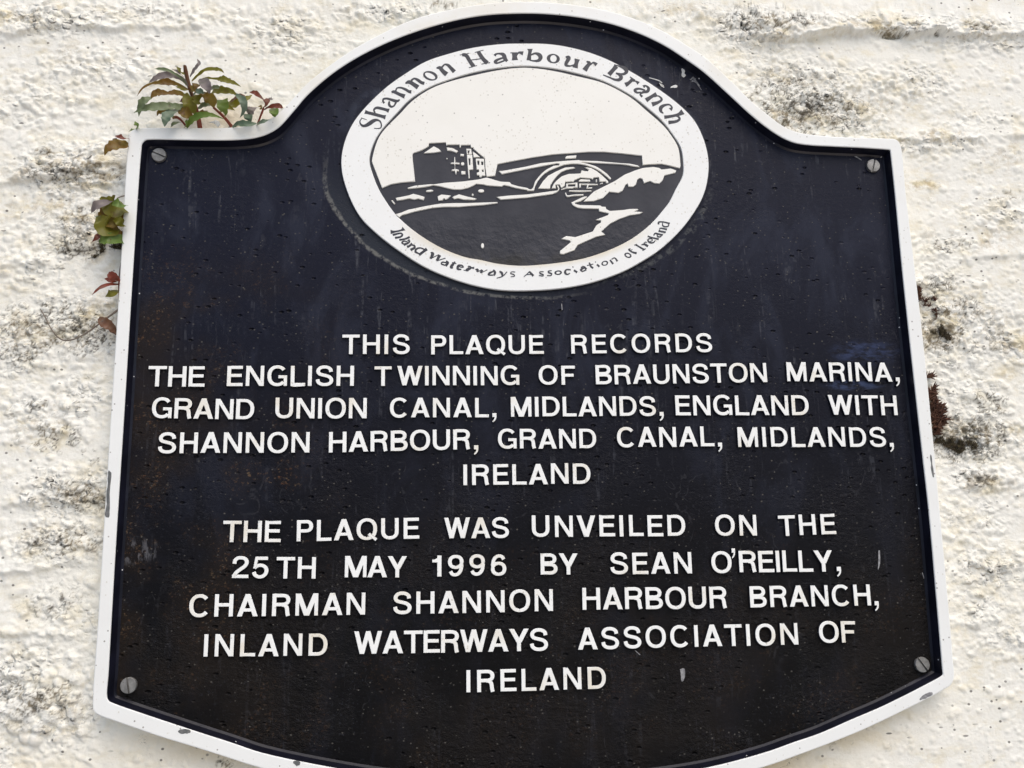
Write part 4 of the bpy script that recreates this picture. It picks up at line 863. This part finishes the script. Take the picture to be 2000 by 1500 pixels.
film('paint_splash', [rag(fr('W', [(1490,620),(1520,585),(1600,562),(1632,580),(1610,615),(1550,615)]), .4, 12)], H_FIELD, M_SPLASH, .0004)
film('paint_splash', [[q[:2] for q in brush(fr('W', s))] for s in ([(1075,420,10),(1200,455,14),(1290,490,16),(1330,525,16)], [(1280,520,12),(1310,570,18),(1370,610,16)], [(1300,545,8),(1360,575,10)])], H_FIELD, M_SPLASH, .0004)
for s in [fr('B', t) for t in ([(1740,480,6),(1790,450,26),(1800,470,16)], [(1755,490,20),(1790,500,10),(1850,580,5)], [(1770,460,22),(1800,500,14),(1835,540,4)])] + [
          [(1717,1075,3),(1717,1100,3.6),(1715,1112,1.5)], [(1793,986,1.5),(1797,1002,2)], [(1801,1118,1),(1805,1130,2)], [(1097,593,1.5),(1098,606,2.2)], [(1240,1270,1),(1250,1279,2)], [(1683,313,1),(1672,306,2.4),(1655,296,1)]]:
    film('scuff', [[q[:2] for q in brush(s)]], H_FIELD, M_SCUFF)
film('scuff', [rag([(1328,1307),(1337,1306),(1336,1328),(1331,1331),(1330,1314)], .7, 14)], H_FIELD, M_SCUFF)
# ------------------------------------------------------------------ plants rooted behind the plaque
FR.update(p=(255,110,10), q=(400,110,10), r=(0,380,5.357), s=(160,100,4.167), t=(0,560,2.777))
KEYS = list(LEAF)
class Foliage:
    """collects leaves into one mesh (leaves are folded, curling blades with their own distance from the wall)"""
    def __init__(s): s.V, s.F, s.m = [], [], []
    def leaf(s, f, key, pts, h0, h1, bow=.006, fold=.35):
        px = crom(fr(f, pts), 5, closed=False); n = len(px); b = len(s.V); rr = random.Random(str(pts))
        ph = rr.uniform(0, 6)
        c3 = []
        for i, q in enumerate(px):
            t = i/(n-1); h = h0 + (h1-h0)*t + bow*math.sin(math.pi*t); x, z = P(q[0], q[1], h); c3.append((x, h, z, q[2]/2050.))
        for i in range(n):
            a, c = c3[max(i-1, 0)], c3[min(i+1, n-1)]; dx, dz = c[0]-a[0], c[2]-a[2]; L = math.hypot(dx, dz) or 1e-9; nx_, nz_ = -dz/L, dx/L
            x, h, z, w = c3[i]; w = max(w*(1+.06*math.sin(i*1.9+ph)), .00025); wob = .10*w*math.sin(i*1.35+ph)
            for k, u in enumerate((-.5, -.27, 0, .27, .5)):
                y = h + fold*w*(abs(u)*1.0) - fold*w*.25 + (wob if u < 0 else -wob)*abs(u)*2
                s.V.append((x + nx_*w*u, -y, z + nz_*w*u))
        for i in range(n-1):
            for k in range(4): s.F.append([b+i*5+k, b+i*5+k+1, b+i*5+k+6, b+i*5+k+5]); s.m.append(KEYS.index(key))
    def build(s, name, parent): 
        o = link_mesh(name, s.V, s.F, [LEAF[k] for k in KEYS], parent, s.m, 180); return o
def stem(name, f, key, pts, h0, h1, parent, obj=None):
    px = crom(fr(f, pts), 5, closed=False); n = len(px); V, F = [], []; S = 8
    for i, q in enumerate(px):
        t = i/(n-1); h = h0+(h1-h0)*t; x, z = P(q[0], q[1], h)
        a, c = px[max(i-1, 0)], px[min(i+1, n-1)]; dx, dz = c[0]-a[0], -(c[1]-a[1]); L = math.hypot(dx, dz) or 1e-9; nx_, nz_ = -dz/L, dx/L; r = q[2]/2450./2
        for k in range(S):
            an = 2*math.pi*k/S; V.append((x+nx_*r*math.cos(an), -(h+r*math.sin(an)), z+nz_*r*math.cos(an)))
    for i in range(n-1):
        for k in range(S): F.append([i*S+k, i*S+(k+1) % S, (i+1)*S+(k+1) % S, (i+1)*S+k])
    F.append(list(range(S))[::-1]); F.append([(n-1)*S+k for k in range(S)])
    return link_mesh(name, V, F, LEAF[key], parent, None, 60)
def plant(label, px, py, cat='plant', name='wall_plant', group='seedlings rooted behind the plaque'):
    x, z = P(px, py, .004); o = empty(name, (x, -.004, z+ZB)); return tag(o, label, cat, group)
def fit(o, root):      # children are built in plaque coordinates; shift them under the plant's base
    o.location = (-root.location[0], -root.location[1], -(root.location[2]-ZB)); return o

pA = plant('tallest leafy plant with thick red stem standing above the top left corner of the plaque', 390, 249)
fit(stem('stem', 'p', 'S', [(1355,1400,86),(1340,1300,84),(1300,1100,72),(1220,820,62)], .006, .014, pA), pA)
fit(stem('stem', 'p', 'K', [(1225,835,62),(1150,600,72),(1100,400,74),(1075,280,74),(1060,185,56)], .014, .024, pA), pA)
fit(stem('stem', 'p', 'S', [(1090,1370,36),(980,1240,42),(900,1190,56),(820,1200,50)], .006, .012, pA), pA)
fo = Foliage()
for a in (('G', [(1090,560,22),(1000,430,30),(880,350,34),(740,275,44),(600,245,52),(465,245,4)], .022, .030),
          ('V', [(1120,580,26),(1040,470,60),(900,390,84),(740,360,112),(550,400,92),(440,460,62),(355,515,4)], .020, .030),
          ('N', [(1145,660,18),(950,560,50),(840,525,80),(690,500,118),(560,515,70),(420,530,40),(240,620,34),(125,775,3)], .017, .024),
          ('N', [(1080,770,40),(980,725,92),(860,710,96),(740,722,56),(620,708,92),(500,715,112),(420,780,60),(395,805,40)], .015, .026),
          ('G', [(405,800,40),(330,830,90),(240,890,128),(180,1010,96),(160,1180,3)], .025, .018),
          ('G', [(1140,960,50),(980,985,110),(840,975,106),(700,975,126),(500,985,138),(300,1010,104),(170,1052,56),(60,1105,4)], .014, .024),
          ('T', [(930,1040,40),(820,1070,130),(720,1160,158),(680,1260,110),(662,1375,6)], .016, .026),
          ('N', [(1245,1205,30),(1120,1120,180),(1000,1070,130),(920,1060,30)], .012, .016),
          ('N', [(860,1190,40),(740,1125,92),(620,1080,104),(545,1095,60),(515,1165,4)], .012, .020),
          ('O', [(1270,1130,30),(1180,980,190),(1110,850,150),(1070,720,60)], .012, .018),
          ('O', [(1230,760,50),(1310,840,170),(1370,910,60)], .014, .020),
          ('T', [(1215,755,26),(1290,685,92),(1400,690,70),(1450,720,8)], .020, .028),
          ('V', [(1330,460,40),(1430,500,150),(1500,600,130),(1545,725,20)], .022, .032),
          ('N', [(1165,690,60),(1230,590,150),(1330,545,60)], .016, .022),
          ('O', [(1195,485,24),(1320,365,48),(1470,260,54),(1650,250,62),(1760,268,44),(1825,325,4)], .020, .030),
          ('O', [(1330,480,20),(1480,430,44),(1620,435,34),(1720,440,60),(1790,440,106),(1900,480,80),(2020,520,56),(2155,592,4)], .018, .030),
          ('V', [(1160,400,24),(1240,270,64),(1300,190,52),(1338,130,50),(1300,50,4)], .022, .030),
          ('O', [(1045,355,30),(970,275,62),(900,205,14)], .022, .028),
          ('V', [(1040,400,18),(930,300,42),(805,248,4)], .022, .026),
          ('O', [(1590,690,80),(1700,660,132),(1850,672,112),(1970,690,80),(2060,745,34)], .016, .026),
          ('T', [(2045,735,30),(2170,830,108),(2220,950,106),(2200,1080,72),(2135,1200,4)], .026, .018),
          ('N', [(1620,1000,30),(1570,860,180),(1460,750,110),(1400,720,50)], .013, .018),
          ('B', [(1850,1180,36),(1820,1080,120),(1805,960,176),(1795,840,150)], .012, .018),
          ('O', [(1890,950,110),(2000,920,168),(2150,870,130),(2270,820,84),(2370,755,16)], .009, .015),
          ('B', [(1095,1385,50),(1180,1260,104),(1320,1170,116),(1500,1140,84),(1640,1160,50),(1820,1222,4)], .014, .022),
          ('O', [(1180,640,24),(1060,640,70),(960,600,60),(880,590,8)], .010, .014), ('G', [(1290,1040,30),(1400,960,90),(1500,930,80),(1580,960,10)], .008, .014), ('O', [(1240,900,40),(1120,880,110),(1020,860,80),(960,880,10)], .008, .012),
          ('R', [(1950,900,20),(2060,800,60),(2150,760,50),(2240,770,6)], .012, .022), ('G', [(1480,720,30),(1590,620,70),(1690,600,60),(1800,640,5)], .012, .022), ('N', [(1150,560,24),(1240,640,70),(1330,700,50),(1420,790,5)], .016, .024), ('O', [(1740,1110,30),(1820,1010,80),(1930,1000,70),(2040,1060,5)], .009, .015), ('R', [(1210,880,20),(1110,830,60),(1020,840,50),(960,890,5)], .008, .014), ('N', [(1300,1100,30),(1420,1080,80),(1500,1060,40)], .008, .010), ('G', [(1000,1290,20),(900,1290,60),(820,1330,50),(780,1390,6)], .010, .016), ('B', [(1060,1385,60),(1085,1300,60),(1105,1215,4)], .010, .014)):
    fo.leaf('p', *a)
fit(fo.build('foliage', pA), pA)
fit(stem('stem', 'q', 'S', [(525,1370,64),(470,1300,58),(380,1190,54),(250,1070,48),(170,1000,44)], .006, .013, pA), pA)

pB = plant('small red-stemmed plant in the curve of the rim just right of the tallest plant', 502, 240)
fit(stem('stem', 'q', 'S', [(900,1360,30),(860,1200,30),(850,1120,24)], .006, .012, pB), pB)
fit(stem('stem', 'q', 'S', [(1035,1310,36),(1080,1190,36),(1120,1090,40),(1150,1000,34)], .006, .012, pB), pB)
fo = Foliage()
for a in (('R', [(1145,1000,20),(1185,920,100),(1240,820,66)], .012, .018), ('R', [(1160,850,40),(1060,760,84),(960,705,66),(875,702,16)], .014, .022),
          ('R', [(1130,1065,16),(1230,1000,44),(1380,965,82),(1480,980,70),(1530,1010,12)], .012, .022), ('B', [(1290,1020,50),(1350,1080,150),(1350,1180,50)], .014, .024),
          ('V', [(1235,830,44),(1300,822,52),(1350,830,34)], .014, .016), ('N', [(1100,1040,34),(1085,990,60),(1095,945,16)], .012, .014),
          ('V', [(1050,1005,20),(960,1010,70),(890,1050,150),(850,1130,150)], .010, .018), ('T', [(850,1120,140),(850,1220,116),(880,1340,50)], .018, .012),
          ('T', [(530,1390,40),(660,1310,92),(820,1320,98),(1010,1315,30)], .012, .020), ('T', [(1000,1340,50),(1120,1275,70),(1270,1235,6)], .012, .018)):
    fo.leaf('q', *a)
fit(fo.build('foliage', pB), pB)

pC = plant('broad-leaved olive green plant pressed against the upper left edge of the plaque', 240, 440)
fo = Foliage()
for a in (('O', [(1320,130,100),(1200,130,180),(1100,75,100),(1050,30,20)], .012, .022), ('V', [(1200,55,10),(1090,85,60),(1000,120,66),(955,190,4)], .020, .026), ('N', [(1320,230,150),(1180,230,210),(1080,265,150),(1020,300,30)], .010, .018),
          ('O', [(1230,340,110),(1120,330,180),(1050,270,110),(1015,230,20)], .014, .022), ('N', [(1310,425,30),(1200,400,120),(1100,400,140),(1030,430,30)], .010, .016), ('B', [(1310,470,70),(1180,460,92),(1080,470,80),(1035,500,14)], .012, .020),
          ('B', [(1310,110,60),(1240,85,80),(1170,95,20)], .020, .024), ('R', [(1085,365,40),(1030,430,48),(963,497,4)], .012, .020), ('T', [(1005,280,24),(1010,240,44),(1035,215,10)], .012, .014),
          ('O', [(1310,330,40),(1250,280,70),(1190,260,20)], .016, .020)):
    fo.leaf('r', *a)
fit(fo.build('foliage', pC), pC)
fit(stem('stem', 'r', 'D', [(1330,10,14),(1270,20,12),(1220,40,10)], .010, .014, pC), pC)
fit(stem('stem', 'r', 'N', [(1320,440,20),(1210,400,18),(1170,330,14)], .008, .012, pC), pC)

pD = plant('two-leaved brownish seedling beside the top left corner screw, left of the rim', 248, 285)
fo = Foliage()
for a in (('N', [(385,752,50),(320,755,84),(255,770,70),(205,800,40),(184,848,3)], .010, .020), ('R', [(385,712,22),(330,698,36),(272,690,6)], .010, .018), ('V', [(300,700,10),(265,715,18),(238,745,3)], .010, .014)):
    fo.leaf('s', *a)
fit(fo.build('foliage', pD), pD)
pE = plant('tiny single green shoot at the very top left corner of the plaque rim', 266, 250)
fo = Foliage(); fo.leaf('s', 'B', [(450,632,24),(446,605,34),(430,572,5)], .008, .014); fo.leaf('s', 'B', [(440,630,10),(410,636,16),(380,655,3)], .006, .008)
fit(fo.build('foliage', pE), pE)
pF = plant('bright red thin-leaved seedling left of the plaque halfway down its side', 232, 556)
fit(stem('stem', 'r', 'S', [(1248,1090,14),(1244,960,14),(1246,880,16)], .006, .010, pF), pF); fit(stem('stem', 'r', 'V', [(1246,880,16),(1255,790,14),(1266,710,6)], .010, .012, pF), pF)
fo = Foliage()
for a in (('R', [(1250,922,20),(1205,875,62),(1150,835,56),(1130,825,24)], .010, .020), ('R', [(1248,940,14),(1140,940,30),(1040,980,24),(963,1048,3)], .010, .024), ('R', [(1240,905,20),(1160,890,50),(1093,880,4)], .008, .014), ('O', [(1240,1000,60),(1170,1030,70),(1103,1068,6)], .007, .012)):
    fo.leaf('r', *a)
fit(fo.build('foliage', pF), pF)
def single(name, label, cat, builder, px, py, group=None):
    o = builder(); x, z = P(px, py, .004); o.location = (0, 0, ZB); return tag(o, label, cat, group)
st = single('dry_stalk', 'long thin dry grass stalk looping across the wall left of the plaque', 'stalk',
   lambda: stem('dry_stalk', 't', 'D', [(218,120,5),(245,165,6),(270,215,6),(310,270,6),(345,290,7),(400,285,7),(470,250,7),(540,200,8),(600,155,10),(650,118,12)], .006, .012, None), 100, 640)
fo = Foliage(); fo.leaf('t', 'K', [(535,170,14),(560,190,40),(600,215,34),(632,245,10)], .006, .010); fo.leaf('t', 'K', [(580,205,10),(610,235,24),(630,262,6)], .005, .008)
dl = fo.build('dead_leaf', None); dl.location = (0, 0, ZB); tag(dl, 'withered rust-brown dead leaf caught where the dry stalk meets the rim', 'leaf')

def moss(label, regions, n, mats, L, hb, seed, up_=(0, 1), group='moss clumps along the right edge of the plaque'):
    """cushion of short pointed shoots growing out of the wall inside pixel polygons"""
    r = random.Random(seed); V, F, fm = [], [], []
    tot = sum(abs(area2(p_)) for p_ in regions)
    for poly in regions:
        npoly = n*abs(area2(poly))/tot
        xs = [q[0] for q in poly]; ys = [q[1] for q in poly]; k = 0; tries = 0
        while k < npoly and tries < n*30:
            tries += 1
            px, py = r.uniform(min(xs), max(xs)), r.uniform(min(ys), max(ys))
            if not inside(poly, np.array([px]), np.array([py]))[0]: continue
            k += 1
            if vnoise(np.array([px*.11]), np.array([py*.11]), seed)[0] + .25*r.random() < .55: continue
            h = max(wall_h(px, py), 0) + hb*r.random() - .0005; x, z = P(px, py, h)
            mi = r.randrange(len(mats)); l = L*r.uniform(.4, 1.5); a = math.atan2(up_[1], up_[0]) + r.gauss(0, .75); out = r.uniform(.1, .9)
            d = Vector((math.cos(a), -out, math.sin(a))).normalized(); s = d.cross(Vector((0, 0, 1))); s = (s if s.length > .1 else Vector((1, 0, 0))).normalized(); t2 = d.cross(s); w = l*r.uniform(.07, .16)
            b = len(V); o = Vector((x, -h, z))
            for q in (o+s*w, o-s*w*.5+t2*w*.87, o-s*w*.5-t2*w*.87, o+d*l*.55+s*w*.8, o+d*l*.55-s*w*.4+t2*w*.7, o+d*l*.55-s*w*.4-t2*w*.7, o+d*l): V.append(tuple(q))
            for a_, b_ in ((0, 1), (1, 2), (2, 0)): F.append([b+a_, b+b_, b+3+b_, b+3+a_]); F.append([b+3+a_, b+3+b_, b+6]); fm += [mi, mi]
    o = link_mesh('moss_clump', V, F, mats, None, fm, 180); o.location = (0, 0, ZB)
    return tag(o, label, 'moss', group)
def frm(o, s, pts): return [(o[0]+x/s, o[1]+y/s) for x, y in pts]
moss('upper rust-brown moss patch with a curling arm on the right edge of the plaque', [frm((1780,540), 8.333, [(70,230),(120,165),(150,230),(165,360),(240,390),(300,345),(370,340),(415,370),(400,410),(350,420),(330,460),(290,505),(230,480),(100,505)]), frm((1780,540), 8.333, [(350,540),(400,540),(430,610),(410,690),(370,620)])], 800, [M_MOSS_R, M_MOSS_R2, M_MOSS_R3], .0026, .003, 1)
moss('larger rust-brown bristly moss cushion lower on the right edge of the plaque', [frm((1790,700), 5.767, [(100,190),(180,180),(200,330),(200,480),(300,560),(345,620),(330,700),(260,780),(250,850),(180,865),(150,600)])], 1300, [M_MOSS_R, M_MOSS_R2, M_MOSS_R3], .0040, .006, 2, (.8, .5))
moss('dark brown moss tuft in a wall crack between the two rusty moss patches', [frm((1780,540), 8.333, [(420,790),(480,790),(560,900),(640,980),(640,1050),(540,1030),(440,980),(330,920),(300,880),(400,870)])], 900, [M_MOSS_D, M_MOSS_D, M_MOSS_O], .0018, .002, 3)
moss('wide blackish moss tuft on the wall below the bristly rust-brown cushion', [frm((1790,700), 5.767, [(190,900),(300,900),(330,960),(380,900),(480,930),(600,930),(680,970),(680,1030),(560,1030),(480,1080),(380,1030),(280,970),(200,960)])], 1500, [M_MOSS_D, M_MOSS_D, M_MOSS_O], .0019, .002, 4)
moss('sparse olive moss fringe under the broad-leaved plant left of the plaque', [frm((0,380), 5.357, [(1040,500),(1280,470),(1290,580),(1200,570),(1120,545),(1040,560)]), frm((0,380), 5.357, [(930,640),(1000,600),(1080,560),(1090,600),(990,670)])], 800, [M_MOSS_O, M_MOSS_D], .0018, .002, 5, group='moss growing on the wall left of the plaque')

def flake():
    V, F = [], []; r = random.Random(4)
    pts = fr('q', [(80,1275),(150,1255),(215,1240),(280,1265),(290,1310),(250,1370),(215,1340),(170,1305)])
    f = [(*P(x, y, .011), .011 + r.uniform(-.0012, .0012)) for x, y in pts]; cx, cz = P(205, 0, .01)[0], 0
    n = len(f); V = [(x, -h, z) for x, z, h in f] + [(x, -h+.0012, z) for x, z, h in f]
    mx_ = (sum(q[0] for q in f)/n, -.0125, sum(q[1] for q in f)/n); V += [mx_, (mx_[0], mx_[1]+.003, mx_[2])]
    for i in range(n):
        j = (i+1) % n; F += [[i, j, 2*n], [n+j, n+i, 2*n+1], [i, n+i, n+j, j]]
    o = link_mesh('paint_flake', V, F, M_SPLASH); o.location = (0, 0, ZB); return tag(o, 'small loose white paint flake lying at the foot of the tallest red-stemmed plant', 'flake')
flake()
